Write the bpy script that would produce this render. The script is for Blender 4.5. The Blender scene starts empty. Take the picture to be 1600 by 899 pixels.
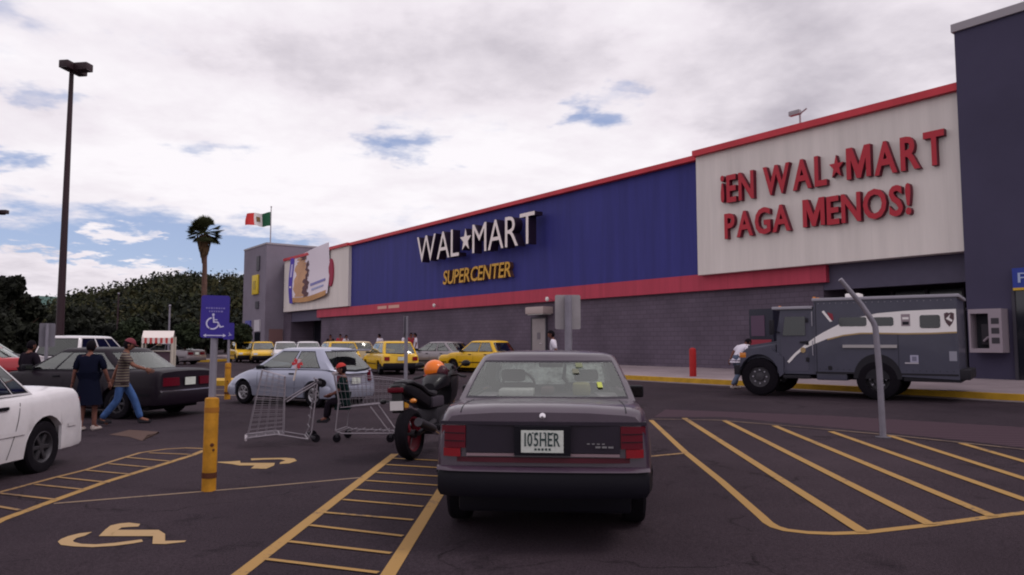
import bpy, bmesh, math, random
from mathutils import Vector, Matrix, noise as mnoise
R = math.radians
random.seed(7)
C = bpy.context.scene.collection
SC = bpy.context.scene

# ------------------------------------------------------------------ camera
FPX = 1150.0
PITCH = math.atan(86.5 / FPX)
CH = 1.5
cam_d = bpy.data.cameras.new('camera')
cam = bpy.data.objects.new('camera', cam_d)
C.objects.link(cam)
cam_d.sensor_width = 36
cam_d.lens = 36 * FPX / 1600
cam_d.clip_start = 0.1
cam_d.clip_end = 3000
cam.location = (0, 0, CH)
cam.rotation_euler = (R(90) + PITCH, 0, 0)
SC.camera = cam

# facade frame: NX,NY points from the car park into the building; s runs along the facade to the far left
NX, NY = 0.798, 0.602
SLOPE = 0.01
SUN_AZ, SUN_EL = R(98), R(54)          # azimuth from +Y towards +X

def ray(px, py):
    x = px - 800; z = 449.5 - py
    return (x, FPX * math.cos(PITCH) - z * math.sin(PITCH), FPX * math.sin(PITCH) + z * math.cos(PITCH))
def gz(x, y):
    return SLOPE * (NX * x + NY * y)
def G(px, py):
    """ground point seen at a photo pixel"""
    r = ray(px, py)
    t = CH / (SLOPE * (NX * r[0] + NY * r[1]) - r[2])
    return Vector((t * r[0], t * r[1], CH + t * r[2]))
def SD(s, D, z=0.0):
    """facade coordinates to world"""
    return Vector((-NY * s + NX * D, NX * s + NY * D, z))
def FACE(px, py, D):
    r = ray(px, py); t = D / (NX * r[0] + NY * r[1])
    return (-NY * t * r[0] + NX * t * r[1], CH + t * r[2])
FROT = math.atan2(-NX, NY)             # local x = right along facade, local y = into building

# ------------------------------------------------------------------ world
w = bpy.data.worlds.new('World'); SC.world = w; w.use_nodes = True
nt = w.node_tree; N = nt.nodes; Lk = nt.links
w.cycles.sampling_method = 'MANUAL'; w.cycles.sample_map_resolution = 256
bg = N['Background']; bg.inputs['Strength'].default_value = 0.1
sky = N.new('ShaderNodeTexSky'); sky.sky_type = 'NISHITA'; sky.sun_disc = False
sky.sun_elevation = SUN_EL; sky.sun_rotation = SUN_AZ; sky.altitude = 1500
sky.air_density = 1.0; sky.dust_density = 1.0
tc = N.new('ShaderNodeTexCoord')
def M(op, a, b=None, c=None, clamp=False):
    n = N.new('ShaderNodeMath'); n.operation = op; n.use_clamp = clamp
    for i, v in enumerate((a, b, c)):
        if v is None: continue
        if isinstance(v, (int, float)): n.inputs[i].default_value = v
        else: Lk.new(v, n.inputs[i])
    return n.outputs[0]
sep = N.new('ShaderNodeSeparateXYZ'); Lk.new(tc.outputs['Generated'], sep.inputs[0])
X, Y, Z = sep.outputs
az = M('ARCTAN2', X, Y); el = M('ARCSINE', Z)
az_raw, el_raw = az, el
den = M('ADD', M('MAXIMUM', Z, 0.0), 0.16)
cmb = N.new('ShaderNodeCombineXYZ'); Lk.new(M('DIVIDE', X, den), cmb.inputs[0]); Lk.new(M('DIVIDE', Y, den), cmb.inputs[1])
def noise(scale, detail, rough=0.55, off=0.0, dist=0.0):
    v = N.new('ShaderNodeVectorMath'); v.operation = 'ADD'; Lk.new(cmb.outputs[0], v.inputs[0]); v.inputs[1].default_value = (off, off * 1.7, off)
    n = N.new('ShaderNodeTexNoise'); n.inputs['Scale'].default_value = scale; n.inputs['Detail'].default_value = detail
    n.inputs['Roughness'].default_value = rough; n.inputs['Distortion'].default_value = dist
    Lk.new(v.outputs[0], n.inputs['Vector']); return n.outputs['Fac']
az = M('ADD', az_raw, M('MULTIPLY', M('SUBTRACT', noise(5.5, 4, .6, 2.2), .5), .24)); el = M('ADD', el_raw, M('MULTIPLY', M('SUBTRACT', noise(6.5, 4, .6, 9.2), .5), .06))
def blob(px, py, rx, ry, k=1.0):
    r = ray(px, py); a0 = math.atan2(r[0], r[1]); e0 = math.asin(r[2] / math.sqrt(sum(q * q for q in r)))
    ca = FPX * (1 + ((px - 800) / FPX) ** 2)
    u = M('DIVIDE', M('SUBTRACT', az, a0), rx / ca); v = M('DIVIDE', M('SUBTRACT', el, e0), ry / (ca ** .5 * FPX ** .5))
    d = M('SQRT', M('ADD', M('MULTIPLY', u, u), M('MULTIPLY', v, v)))
    return M('MULTIPLY', M('SUBTRACT', 1.3, d, clamp=True), k)
def total(lst):
    o = lst[0]
    for q in lst[1:]: o = M('ADD', o, q)
    return o
gaps = total([blob(190, 390, 360, 66, 1.5), blob(345, 405, 110, 40, .9), blob(60, 155, 100, 26, .85), blob(30, 250, 100, 22, .95),
              blob(925, 178, 66, 24, 1.0), blob(975, 140, 45, 14, .6), blob(620, 222, 85, 22, .85), blob(640, 250, 60, 10, .5), blob(330, 228, 80, 12, .5), blob(985, 120, 60, 12, .4),
              blob(25, 20, 80, 30, .35), blob(2400, 300, 300, 80, .6), blob(-900, 250, 300, 80, .8)])
puffs = total([blob(185, 368, 62, 17, 1.5), blob(60, 425, 190, 36, 1.2), blob(140, 412, 40, 22, 1.1), blob(170, 455, 260, 26, 1.2), blob(262, 418, 62, 16, 1.3),
               blob(15, 405, 60, 24, .9), blob(250, 370, 26, 12, .8), blob(350, 430, 60, 12, .5)])
n1 = noise(1.6, 4, .6, 3.1, .3); n2 = noise(5.0, 4, .62, 8.7)
f = M('ADD', M('SUBTRACT', gaps, puffs), M('ADD', M('MULTIPLY', M('SUBTRACT', n1, .5), 1.5), M('MULTIPLY', M('SUBTRACT', n2, .5), 1.3)))
gap = N.new('ShaderNodeMapRange'); gap.interpolation_type = 'SMOOTHSTEP'; Lk.new(f, gap.inputs[0])
gap.inputs[1].default_value = .16; gap.inputs[2].default_value = 1.12; gap.inputs[3].default_value = 0; gap.inputs[4].default_value = 1
# light and dark inside the cloud layer
dark = total([blob(740, 95, 340, 80, .65), blob(1380, 60, 400, 120, .42), blob(430, 60, 160, 50, .3), blob(1250, 190, 330, 70, .35), blob(160, 190, 200, 60, .35), blob(330, 60, 200, 40, .25),
              blob(120, 445, 240, 34, .2), blob(480, 130, 150, 40, .15)])
white = total([blob(310, 25, 280, 60, .5), blob(420, 270, 380, 90, .4), blob(900, 240, 250, 50, .3), blob(1050, 40, 110, 70, .25)])
g = M('ADD', M('SUBTRACT', dark, white), M('ADD', M('MULTIPLY', M('SUBTRACT', noise(1.1, 5, .6, 5.2, .4), .5), 1.7), M('MULTIPLY', M('SUBTRACT', noise(3.2, 5, .62, 1.2), .5), 1.35)))
cr = N.new('ShaderNodeValToRGB'); Lk.new(M('ADD', M('MULTIPLY', g, .55), .40, clamp=True), cr.inputs[0])
e = cr.color_ramp.elements
e[0].position = .18; e[0].color = (9.9, 9.5, 9.9, 1)
e[1].position = 1.0; e[1].color = (4.4, 4.05, 4.7, 1)
e2 = cr.color_ramp.elements.new(.5); e2.color = (8.6, 8.0, 8.6, 1)
mx = N.new('ShaderNodeMix'); mx.data_type = 'RGBA'
sk2 = N.new('ShaderNodeMix'); sk2.data_type = 'RGBA'; sk2.blend_type = 'MIX'; sk2.inputs[0].default_value = .55
Lk.new(sky.outputs[0], sk2.inputs[6]); sk2.inputs[7].default_value = (4.6, 5.3, 8.2, 1)     # thin high haze over the blue
Lk.new(gap.outputs[0], mx.inputs[0]); Lk.new(cr.outputs[0], mx.inputs[6]); Lk.new(sk2.outputs[2], mx.inputs[7])
Lk.new(mx.outputs[2], bg.inputs[0])

# ------------------------------------------------------------------ sun behind cloud
sd = bpy.data.lights.new('sun', 'SUN'); sd.energy = 1.15; sd.angle = R(18); sd.color = (1.0, .95, .9)
sun = bpy.data.objects.new('sun', sd); C.objects.link(sun)
dirv = Vector((math.sin(SUN_AZ) * math.cos(SUN_EL), math.cos(SUN_AZ) * math.cos(SUN_EL), math.sin(SUN_EL)))
sun.rotation_euler = dirv.to_track_quat('Z', 'Y').to_euler()

vs = SC.view_settings
SC.display_settings.display_device = 'sRGB'
vs.view_transform = 'Standard'; vs.look = 'None'; vs.exposure = 0.0; vs.gamma = 1.0; vs.use_curve_mapping = False
SC.cycles.max_bounces = 4; SC.cycles.diffuse_bounces = 2; SC.cycles.glossy_bounces = 3; SC.cycles.transparent_max_bounces = 12
SC.cycles.filter_width = 2.0           # a soft compact-camera lens

# ------------------------------------------------------------------ materials
def mat(name, col, rough=.6, metal=0.0, spec=.22, coat=0.0, var=0.0, vscale=3.0, bump=0.0, bscale=40.0, col2=None, emis=None):
    m = bpy.data.materials.new(name); m.use_nodes = True
    t = m.node_tree; b = t.nodes['Principled BSDF']
    b.inputs['Base Color'].default_value = (*col, 1); b.inputs['Roughness'].default_value = rough
    b.inputs['Metallic'].default_value = metal; b.inputs['Specular IOR Level'].default_value = spec
    b.inputs['Coat Weight'].default_value = coat; b.inputs['Coat Roughness'].default_value = .06
    if var or col2 or bump:
        co = t.nodes.new('ShaderNodeTexCoord')
    if var or col2:
        n = t.nodes.new('ShaderNodeTexNoise'); n.inputs['Scale'].default_value = vscale; n.inputs['Detail'].default_value = 6; n.inputs['Roughness'].default_value = .62
        t.links.new(co.outputs['Object'], n.inputs['Vector'])
        r = t.nodes.new('ShaderNodeValToRGB'); t.links.new(n.outputs['Fac'], r.inputs[0])
        c2 = col2 or tuple(q * (1 - var) for q in col)
        r.color_ramp.elements[0].position = .35; r.color_ramp.elements[0].color = (*c2, 1)
        r.color_ramp.elements[1].position = .65; r.color_ramp.elements[1].color = (*col, 1)
        t.links.new(r.outputs[0], b.inputs['Base Color'])
    if bump:
        n = t.nodes.new('ShaderNodeTexNoise'); n.inputs['Scale'].default_value = bscale; n.inputs['Detail'].default_value = 4
        t.links.new(co.outputs['Object'], n.inputs['Vector'])
        bp = t.nodes.new('ShaderNodeBump'); bp.inputs['Strength'].default_value = bump; bp.inputs['Distance'].default_value = .02
        t.links.new(n.outputs['Fac'], bp.inputs['Height']); t.links.new(bp.outputs[0], b.inputs['Normal'])
    return m

def glass_mat(name, tint, refl, rough=.03):
    m = bpy.data.materials.new(name); m.use_nodes = True; t = m.node_tree
    for n in list(t.nodes):
        if n.type == 'BSDF_PRINCIPLED': t.nodes.remove(n)
    out = [n for n in t.nodes if n.type == 'OUTPUT_MATERIAL'][0]
    tr = t.nodes.new('ShaderNodeBsdfTransparent'); tr.inputs[0].default_value = (*tint, 1)
    gl = t.nodes.new('ShaderNodeBsdfGlossy'); gl.inputs['Roughness'].default_value = rough; gl.inputs[0].default_value = (.9, .93, .9, 1)
    fr = t.nodes.new('ShaderNodeFresnel'); fr.inputs[0].default_value = 1.5
    ad = t.nodes.new('ShaderNodeMath'); ad.operation = 'ADD'; ad.use_clamp = True; t.links.new(fr.outputs[0], ad.inputs[0]); ad.inputs[1].default_value = refl
    ms = t.nodes.new('ShaderNodeMixShader'); t.links.new(ad.outputs[0], ms.inputs[0]); t.links.new(tr.outputs[0], ms.inputs[1]); t.links.new(gl.outputs[0], ms.inputs[2])
    t.links.new(ms.outputs[0], out.inputs[0]); return m

MT = {}
MT['glass'] = glass_mat('car_glass', (.55, .6, .57), .12)
MT['glass_bright'] = glass_mat('rear_glass', (.97, .99, .98), .07, .05)
sm_ = mat('sun_shade_sheet', (.8, .85, .82), .6, var=.75, vscale=4.5); MT['shade'] = sm_  # mottled translucent sheet, stands in for bright reflections in the rear window
t_ = sm_.node_tree; tl = t_.nodes.new('ShaderNodeBsdfTranslucent'); ms_ = t_.nodes.new('ShaderNodeMixShader'); ms_.inputs[0].default_value = .75
pb = t_.nodes['Principled BSDF']; t_.links.new(pb.inputs['Base Color'].links[0].from_socket, tl.inputs[0]); t_.links.new(pb.outputs[0], ms_.inputs[1]); t_.links.new(tl.outputs[0], ms_.inputs[2])
t_.links.new(ms_.outputs[0], [n for n in t_.nodes if n.type == 'OUTPUT_MATERIAL'][0].inputs[0])
MT['glass_dark'] = glass_mat('tinted_glass', (.10, .10, .12), .06)
MT['black'] = mat('black_plastic', (.0065, .0055, .010), .55, spec=.16)
MT['rubber'] = mat('tyre_rubber', (.009, .007, .011), .9, spec=.12, var=.3, vscale=20)
MT['interior'] = mat('car_interior', (.05, .045, .055), .8)
MT['seat'] = mat('seat_fabric', (.20, .19, .20), .9)
MT['chrome'] = mat('chrome', (.72, .68, .72), .22, 1.0)
MT['wire'] = mat('cart_wire', (.24, .21, .24), .45, .5)
MT['rim'] = mat('alloy_rim', (.42, .4, .43), .35, .8)
MT['rim_dark'] = mat('steel_rim', (.06, .055, .065), .5, .5)
MT['red_lens'] = mat('red_lens', (.095, .003, .011), .35, spec=.15)
MT['red_lens_low'] = mat('red_lens_lower', (.20, .006, .012), .35, spec=.15)
MT['red_strip'] = mat('red_strip', (.065, .005, .014), .4)
MT['amber'] = mat('amber_lens', (.6, .2, .03), .2, coat=.5)
MT['lamp'] = mat('headlamp_lens', (.6, .6, .58), .15, coat=.6)
MT['plate'] = mat('plate_white', (.62, .64, .60), .5, var=.15, vscale=30)
MT['plate_ink'] = mat('plate_ink', (.03, .05, .05), .6)
MT['yellow_paint'] = mat('taxi_yellow', (.68, .40, .015), .35, coat=.5)
MT['cab_white'] = mat('white_car_paint', (.66, .62, .66), .4, coat=.5, var=.12, vscale=4)
MT['silver'] = mat('silver_paint', (.36, .37, .47), .35, .45, coat=.6)
MT['plum'] = mat('plum_paint', (.050, .028, .050), .4, .1, coat=.55, var=.15, vscale=3)
MT['plum_dark'] = mat('plum_panel', (.014, .008, .018), .5, .0, spec=.25)
MT['trim_pale'] = mat('bright_trim', (.22, .15, .17), .4, .2)
MT['maroon'] = mat('maroon_dark_paint', (.011, .006, .012), .5, .0, spec=.15, coat=.06)
MT['grey_car'] = mat('grey_car_paint', (.23, .2, .22), .35, .5, coat=.6)
MT['red_car'] = mat('red_car_paint', (.38, .03, .04), .35, coat=.6)
MT['asphalt_trim'] = mat('dark_trim', (.03, .026, .034), .7)

def paint_mat(name, col, wear=.55, scale=9.0):
    """old road paint, worn through to the asphalt in spots"""
    m = mat(name, col, .75); t = m.node_tree; b = t.nodes['Principled BSDF']
    co = t.nodes.new('ShaderNodeTexCoord')
    n = t.nodes.new('ShaderNodeTexNoise'); n.inputs['Scale'].default_value = scale; n.inputs['Detail'].default_value = 8; n.inputs['Roughness'].default_value = .72
    n3 = t.nodes.new('ShaderNodeTexNoise'); n3.inputs['Scale'].default_value = 1.1; n3.inputs['Detail'].default_value = 4
    t.links.new(co.outputs['Object'], n.inputs[0]); t.links.new(co.outputs['Object'], n3.inputs[0])
    a = t.nodes.new('ShaderNodeMath'); a.operation = 'ADD'; t.links.new(n.outputs[0], a.inputs[0]); t.links.new(n3.outputs[0], a.inputs[1])
    r = t.nodes.new('ShaderNodeValToRGB'); t.links.new(a.outputs[0], r.inputs[0])
    r.color_ramp.elements[0].position = wear + .34; r.color_ramp.elements[0].color = (.10, .066, .055, 1)
    r.color_ramp.elements[1].position = min(1, wear + .45); r.color_ramp.elements[1].color = (*col, 1)
    a.operation = 'MULTIPLY_ADD'; a.inputs[1].default_value = .35; a.inputs[2].default_value = 0
    t.links.new(n3.outputs[0], a.inputs[0]); t.links.new(n.outputs[0], a.inputs[2])
    wear += .11
    r.color_ramp.elements[0].position = wear + .34; r.color_ramp.elements[1].position = wear + .50
    t.links.new(r.outputs[0], b.inputs['Base Color']); return m

# ------------------------------------------------------------------ mesh builder
class MB:
    def __init__(s): s.v = []; s.f = []; s.m = []; s.mats = []
    def mi(s, m):
        if m not in s.mats: s.mats.append(m)
        return s.mats.index(m)
    def add(s, vs, fs, m):
        o = len(s.v); s.v += [tuple(q) for q in vs]; k = s.mi(m)
        for f in fs: s.f.append([i + o for i in f]); s.m.append(k)
        return s
    def box(s, x0, x1, y0, y1, z0, z1, m, M4=None):
        vs = [Vector((x, y, z)) for z in (z0, z1) for y in (y0, y1) for x in (x0, x1)]
        if M4: vs = [M4 @ q for q in vs]
        return s.add(vs, [(0, 2, 3, 1), (4, 5, 7, 6), (0, 1, 5, 4), (2, 6, 7, 3), (0, 4, 6, 2), (1, 3, 7, 5)], m)
    def rbox(s, x0, x1, y0, y1, z0, z1, r, m, M4=None):
        """box with chamfered edges"""
        bm = bmesh.new(); bmesh.ops.create_cube(bm, size=1)
        for q in bm.verts: q.co = Vector(((x0 + x1) / 2 + q.co.x * (x1 - x0), (y0 + y1) / 2 + q.co.y * (y1 - y0), (z0 + z1) / 2 + q.co.z * (z1 - z0)))
        bmesh.ops.bevel(bm, geom=bm.edges[:], offset=r, segments=2, affect='EDGES', profile=.6)
        return s.bm(bm, m, M4)
    def bm(s, bm, m, M4=None):
        bm.verts.ensure_lookup_table(); bm.verts.index_update()
        s.add([(M4 @ q.co) if M4 else q.co for q in bm.verts], [[q.index for q in f.verts] for f in bm.faces], m); bm.free(); return s
    def tube(s, pts, r, m, n=8, caps=True, closed=False):
        pts = [Vector(p) for p in pts]; rs = r if isinstance(r, (list, tuple)) else [r] * len(pts)
        vs = []; fs = []; L = len(pts); prev = None
        for i, p in enumerate(pts):
            if closed: d = pts[(i + 1) % L] - pts[i - 1]
            else: d = pts[min(i + 1, L - 1)] - pts[max(i - 1, 0)]
            d.normalize()
            if prev is None:
                up = Vector((0, 0, 1)) if abs(d.z) < .9 else Vector((1, 0, 0)); a = d.cross(up).normalized()
            else:
                a = (prev - d * prev.dot(d)).normalized()
            prev = a; b = d.cross(a)
            for k in range(n):
                t = 2 * math.pi * k / n; vs.append(p + (a * math.cos(t) + b * math.sin(t)) * rs[i])
        for i in range(L if closed else L - 1):
            j = (i + 1) % L
            for k in range(n): fs.append((i * n + k, i * n + (k + 1) % n, j * n + (k + 1) % n, j * n + k))
        if caps and not closed: fs.append(tuple(range(n))[::-1]); fs.append(tuple(range((L - 1) * n, L * n)))
        return s.add(vs, fs, m)
    def lathe(s, prof, m, n=24, M4=None, mats=None):
        """prof: list of (r, z) round the z axis"""
        vs = []; L = len(prof)
        for (r, z) in prof:
            for k in range(n):
                t = 2 * math.pi * k / n; q = Vector((r * math.cos(t), r * math.sin(t), z)); vs.append(M4 @ q if M4 else q)
        o = len(s.v); s.v += [tuple(q) for q in vs]
        for i in range(L - 1):
            k0 = s.mi(mats[i] if mats else m)
            for k in range(n):
                s.f.append([o + i * n + k, o + i * n + (k + 1) % n, o + (i + 1) * n + (k + 1) % n, o + (i + 1) * n + k]); s.m.append(k0)
        return s
    def prism(s, poly, a0, a1, m, axis='y', M4=None):
        """poly in the plane across the axis, extruded a0..a1"""
        def P(u, v, a):
            q = Vector((u, a, v)) if axis == 'y' else (Vector((a, u, v)) if axis == 'x' else Vector((u, v, a)))
            return M4 @ q if M4 else q
        n = len(poly); vs = [P(u, v, a0) for u, v in poly] + [P(u, v, a1) for u, v in poly]
        fs = [tuple(range(n)), tuple(range(n, 2 * n))[::-1]] + [(i, (i + 1) % n, n + (i + 1) % n, n + i) for i in range(n)]
        return s.add(vs, fs, m)
    def ball(s, c, r, m, n=12, k=8, M4=None):
        c = Vector(c); r = r if isinstance(r, (tuple, list)) else (r, r, r); vs = []; fs = []
        for i in range(k + 1):
            th = math.pi * i / k
            for j in range(n):
                ph = 2 * math.pi * j / n; q = c + Vector((r[0] * math.sin(th) * math.cos(ph), r[1] * math.sin(th) * math.sin(ph), r[2] * math.cos(th)))
                vs.append(M4 @ q if M4 else q)
        for i in range(k):
            for j in range(n): fs.append((i * n + j, (i + 1) * n + j, (i + 1) * n + (j + 1) % n, i * n + (j + 1) % n))
        return s.add(vs, fs, m)
    def mesh(s, name, ang=38):
        me = bpy.data.meshes.new(name); me.from_pydata(s.v, [], s.f)
        for q in s.mats: me.materials.append(q)
        me.polygons.foreach_set('material_index', s.m); me.polygons.foreach_set('use_smooth', [True] * len(s.f))
        me.validate(); me.update()
        bm = bmesh.new(); bm.from_mesh(me); bmesh.ops.remove_doubles(bm, verts=bm.verts, dist=1e-5)
        bmesh.ops.recalc_face_normals(bm, faces=bm.faces); bm.to_mesh(me); bm.free()
        me.set_sharp_from_angle(angle=R(ang)); return me
    def build(s, name, parent=None, ang=38, **kw):
        o = bpy.data.objects.new(name, s.mesh(name, ang)); C.objects.link(o)
        if parent: o.parent = parent
        for k, v in kw.items(): o[k] = v
        return o

def tag(o, label, cat, group=None):
    o['label'] = label; o['category'] = cat
    if group: o['group'] = group
    elif 'group' in o: del o['group']
    return o
def thing(name, label, cat, loc=(0, 0, 0), rotz=0.0, group=None):
    o = bpy.data.objects.new(name, None); C.objects.link(o); o.empty_display_size = .3
    o.location = loc; o.rotation_euler = (0, 0, rotz); return tag(o, label, cat, group)
def kids(o): return [q for q in bpy.data.objects if q.parent == o]
def copy_tree(o, parent=None):
    c = o.copy(); C.objects.link(c); c.parent = parent
    for ch in kids(o): copy_tree(ch, c)
    return c
def dup(root, label, loc, rotz, group=None):
    c = copy_tree(root); c.location = loc; c.rotation_euler = (0, 0, rotz)
    c['label'] = label
    if group: c['group'] = group
    return c
def struct(mb, name, **kw):
    o = mb.build(name, **kw); o['kind'] = 'structure'; return o

def glyph(ch, m, depth, bold=0.0, italic=0.0):
    """one letter as a solid mesh in xz (front at y=0, back at y=depth); returns verts, faces, width"""
    cu = bpy.data.curves.new('glyph', 'FONT'); cu.body = ch; cu.size = 1; cu.extrude = .5; cu.offset = bold; cu.resolution_u = 3; cu.fill_mode = 'BOTH'
    o = bpy.data.objects.new('glyph', cu); C.objects.link(o)
    me = bpy.data.meshes.new_from_object(o.evaluated_get(bpy.context.evaluated_depsgraph_get()))
    vs = [q.co.copy() for q in me.vertices]; fs = [list(p.vertices) for p in me.polygons]
    C.objects.unlink(o); bpy.data.objects.remove(o); bpy.data.curves.remove(cu); bpy.data.meshes.remove(me)
    x0 = min(q.x for q in vs); x1 = max(q.x for q in vs)
    out = [Vector((q.x - x0 + italic * q.y, (.5 - q.z) * depth, q.y)) for q in vs]
    return out, fs, x1 - x0
def block_m(depth):
    h = .73; P = [(0, 0), (0, h), (.21, h), (.42, .30), (.63, h), (.84, h), (.84, 0), (.68, 0), (.68, .44), (.49, 0), (.35, 0), (.16, .44), (.16, 0)]; n = len(P)
    return [Vector((a, 0, b)) for a, b in P] + [Vector((a, depth, b)) for a, b in P], [list(range(n)), list(range(n, 2 * n))[::-1]] + [[i, (i + 1) % n, n + (i + 1) % n, n + i] for i in range(n)], .84
STAR = [(math.sin(math.pi * k / 5) * (.5 if k % 2 == 0 else .2), math.cos(math.pi * k / 5) * (.5 if k % 2 == 0 else .2)) for k in range(10)]
def letters(parent, text, x0, x1, z0, z1, yf, yb, face, side, bold=.02, italic=0, gap=.12, space=.35, name='letter'):
    """letters fitted to a rectangle of the parent's xz plane, each one a part; '*' makes a star"""
    gl = []; x = 0
    CAP = .73
    for ch in text:
        if ch == ' ': x += space; continue
        if ch == '*':
            gl.append(('*', x, .5)); x += .5 + gap; continue
        if ch == 'M' and bold > .02: v, f, wd = block_m(yb - yf)
        else: v, f, wd = glyph(ch, face, yb - yf, bold, italic)
        gl.append((ch, x, wd, v, f)); x += wd + gap
    tot = x - gap; sx = (x1 - x0) / tot; sz = (z1 - z0) / CAP
    for it in gl:
        mb = MB()
        if it[0] == '*':
            r = .5 * sx; cx = x0 + (it[1] + .25) * sx; cz = (z0 + z1) / 2
            mb.prism([(cx + a * r * 1.1, cz - .02 * (z1 - z0) + b * (z1 - z0) * .78) for a, b in STAR], yf, yb, face); nm = 'star'
        else:
            ch, xx, wd, v, f = it
            if ch == '¡':      # hangs at the cap height here, not below the line
                mn = min(q.z for q in v); mxz = max(q.z for q in v); v = [Vector((q.x, q.y, (q.z - mn) / (mxz - mn) * CAP)) for q in v]
            vv = [Vector((x0 + (xx + q.x) * sx, yf + q.y, z0 + q.z * sz)) for q in v]
            mb.add(vv, f, face); nm = name
        o = mb.build(nm, parent)
        if side:
            o.data.materials.append(side)
            for p in o.data.polygons:
                if p.normal.y > -.5: p.material_index = 1
        p = None
    return

# ================================================================== GROUND
asph = mat('asphalt', (.062, .040, .056), .95, spec=.08); t = asph.node_tree; b = t.nodes['Principled BSDF']
co = t.nodes.new('ShaderNodeTexCoord')
def tn(sc, d, r=.6):
    n = t.nodes.new('ShaderNodeTexNoise'); n.inputs['Scale'].default_value = sc; n.inputs['Detail'].default_value = d; n.inputs['Roughness'].default_value = r
    t.links.new(co.outputs['Object'], n.inputs[0]); return n.outputs[0]
r1 = t.nodes.new('ShaderNodeValToRGB'); t.links.new(tn(.35, 7, .65), r1.inputs[0])
r1.color_ramp.elements[0].position = .3; r1.color_ramp.elements[0].color = (.031, .022, .029, 1)
r1.color_ramp.elements[1].position = .7; r1.color_ramp.elements[1].color = (.050, .036, .046, 1)
r2 = t.nodes.new('ShaderNodeValToRGB'); t.links.new(tn(55, 4, .7), r2.inputs[0])
r2.color_ramp.elements[0].position = .25; r2.color_ramp.elements[0].color = (.42, .42, .42, 1)
r2.color_ramp.elements[1].position = .75; r2.color_ramp.elements[1].color = (1.6, 1.58, 1.56, 1)
r3 = t.nodes.new('ShaderNodeValToRGB'); t.links.new(tn(1.7, 6, .7), r3.inputs[0])      # oil drips and patches
r3.color_ramp.elements[0].position = .28; r3.color_ramp.elements[0].color = (.5, .5, .52, 1)
r3.color_ramp.elements[1].position = .42; r3.color_ramp.elements[1].color = (1, 1, 1, 1)
m1 = t.nodes.new('ShaderNodeMix'); m1.data_type = 'RGBA'; m1.blend_type = 'MULTIPLY'; m1.inputs[0].default_value = 1
m2 = t.nodes.new('ShaderNodeMix'); m2.data_type = 'RGBA'; m2.blend_type = 'MULTIPLY'; m2.inputs[0].default_value = 1
t.links.new(r1.outputs[0], m1.inputs[6]); t.links.new(r2.outputs[0], m1.inputs[7]); t.links.new(m1.outputs[2], m2.inputs[6]); t.links.new(r3.outputs[0], m2.inputs[7])
vo = t.nodes.new('ShaderNodeTexVoronoi'); vo.feature = 'DISTANCE_TO_EDGE'; vo.inputs['Scale'].default_value = .33
wn = t.nodes.new('ShaderNodeTexNoise'); wn.inputs['Scale'].default_value = 1.3; wn.inputs['Detail'].default_value = 5; t.links.new(co.outputs['Object'], wn.inputs[0])
wm = t.nodes.new('ShaderNodeMix'); wm.data_type = 'RGBA'; wm.blend_type = 'ADD'; wm.inputs[0].default_value = 1.0; t.links.new(co.outputs['Object'], wm.inputs[6]); t.links.new(wn.outputs['Color'], wm.inputs[7]); t.links.new(wm.outputs[2], vo.inputs[0])
r4 = t.nodes.new('ShaderNodeValToRGB'); t.links.new(vo.outputs['Distance'], r4.inputs[0]); r4.color_ramp.elements[0].position = .0; r4.color_ramp.elements[0].color = (.42, .42, .42, 1); r4.color_ramp.elements[1].position = .007; r4.color_ramp.elements[1].color = (1, 1, 1, 1)
r5 = t.nodes.new('ShaderNodeValToRGB'); t.links.new(tn(.9, 3), r5.inputs[0]); r5.color_ramp.elements[0].position = .45; r5.color_ramp.elements[1].position = .55
mc = t.nodes.new('ShaderNodeMix'); mc.data_type = 'RGBA'; mc.blend_type = 'MULTIPLY'; t.links.new(r5.outputs[0], mc.inputs[0]); t.links.new(m2.outputs[2], mc.inputs[6]); t.links.new(r4.outputs[0], mc.inputs[7])
r6 = t.nodes.new('ShaderNodeValToRGB'); t.links.new(tn(.12, 4, .55), r6.inputs[0]); r6.color_ramp.elements[0].position = .38; r6.color_ramp.elements[0].color = (.80, .80, .84, 1); r6.color_ramp.elements[1].position = .62; r6.color_ramp.elements[1].color = (1.18, 1.16, 1.14, 1)
md = t.nodes.new('ShaderNodeMix'); md.data_type = 'RGBA'; md.blend_type = 'MULTIPLY'; md.inputs[0].default_value = 1; t.links.new(mc.outputs[2], md.inputs[6]); t.links.new(r6.outputs[0], md.inputs[7])
t.links.new(md.outputs[2], b.inputs['Base Color'])
bp = t.nodes.new('ShaderNodeBump'); bp.inputs['Strength'].default_value = .8; bp.inputs['Distance'].default_value = .012; t.links.new(tn(110, 3), bp.inputs['Height']); t.links.new(bp.outputs[0], b.inputs['Normal'])

g = MB(); g.add([SD(s, D, SLOPE * D) for s, D in ((-900, -900), (1400, -900), (1400, 900), (-900, 900))], [(0, 1, 2, 3)], asph)
struct(g, 'ground')

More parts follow.
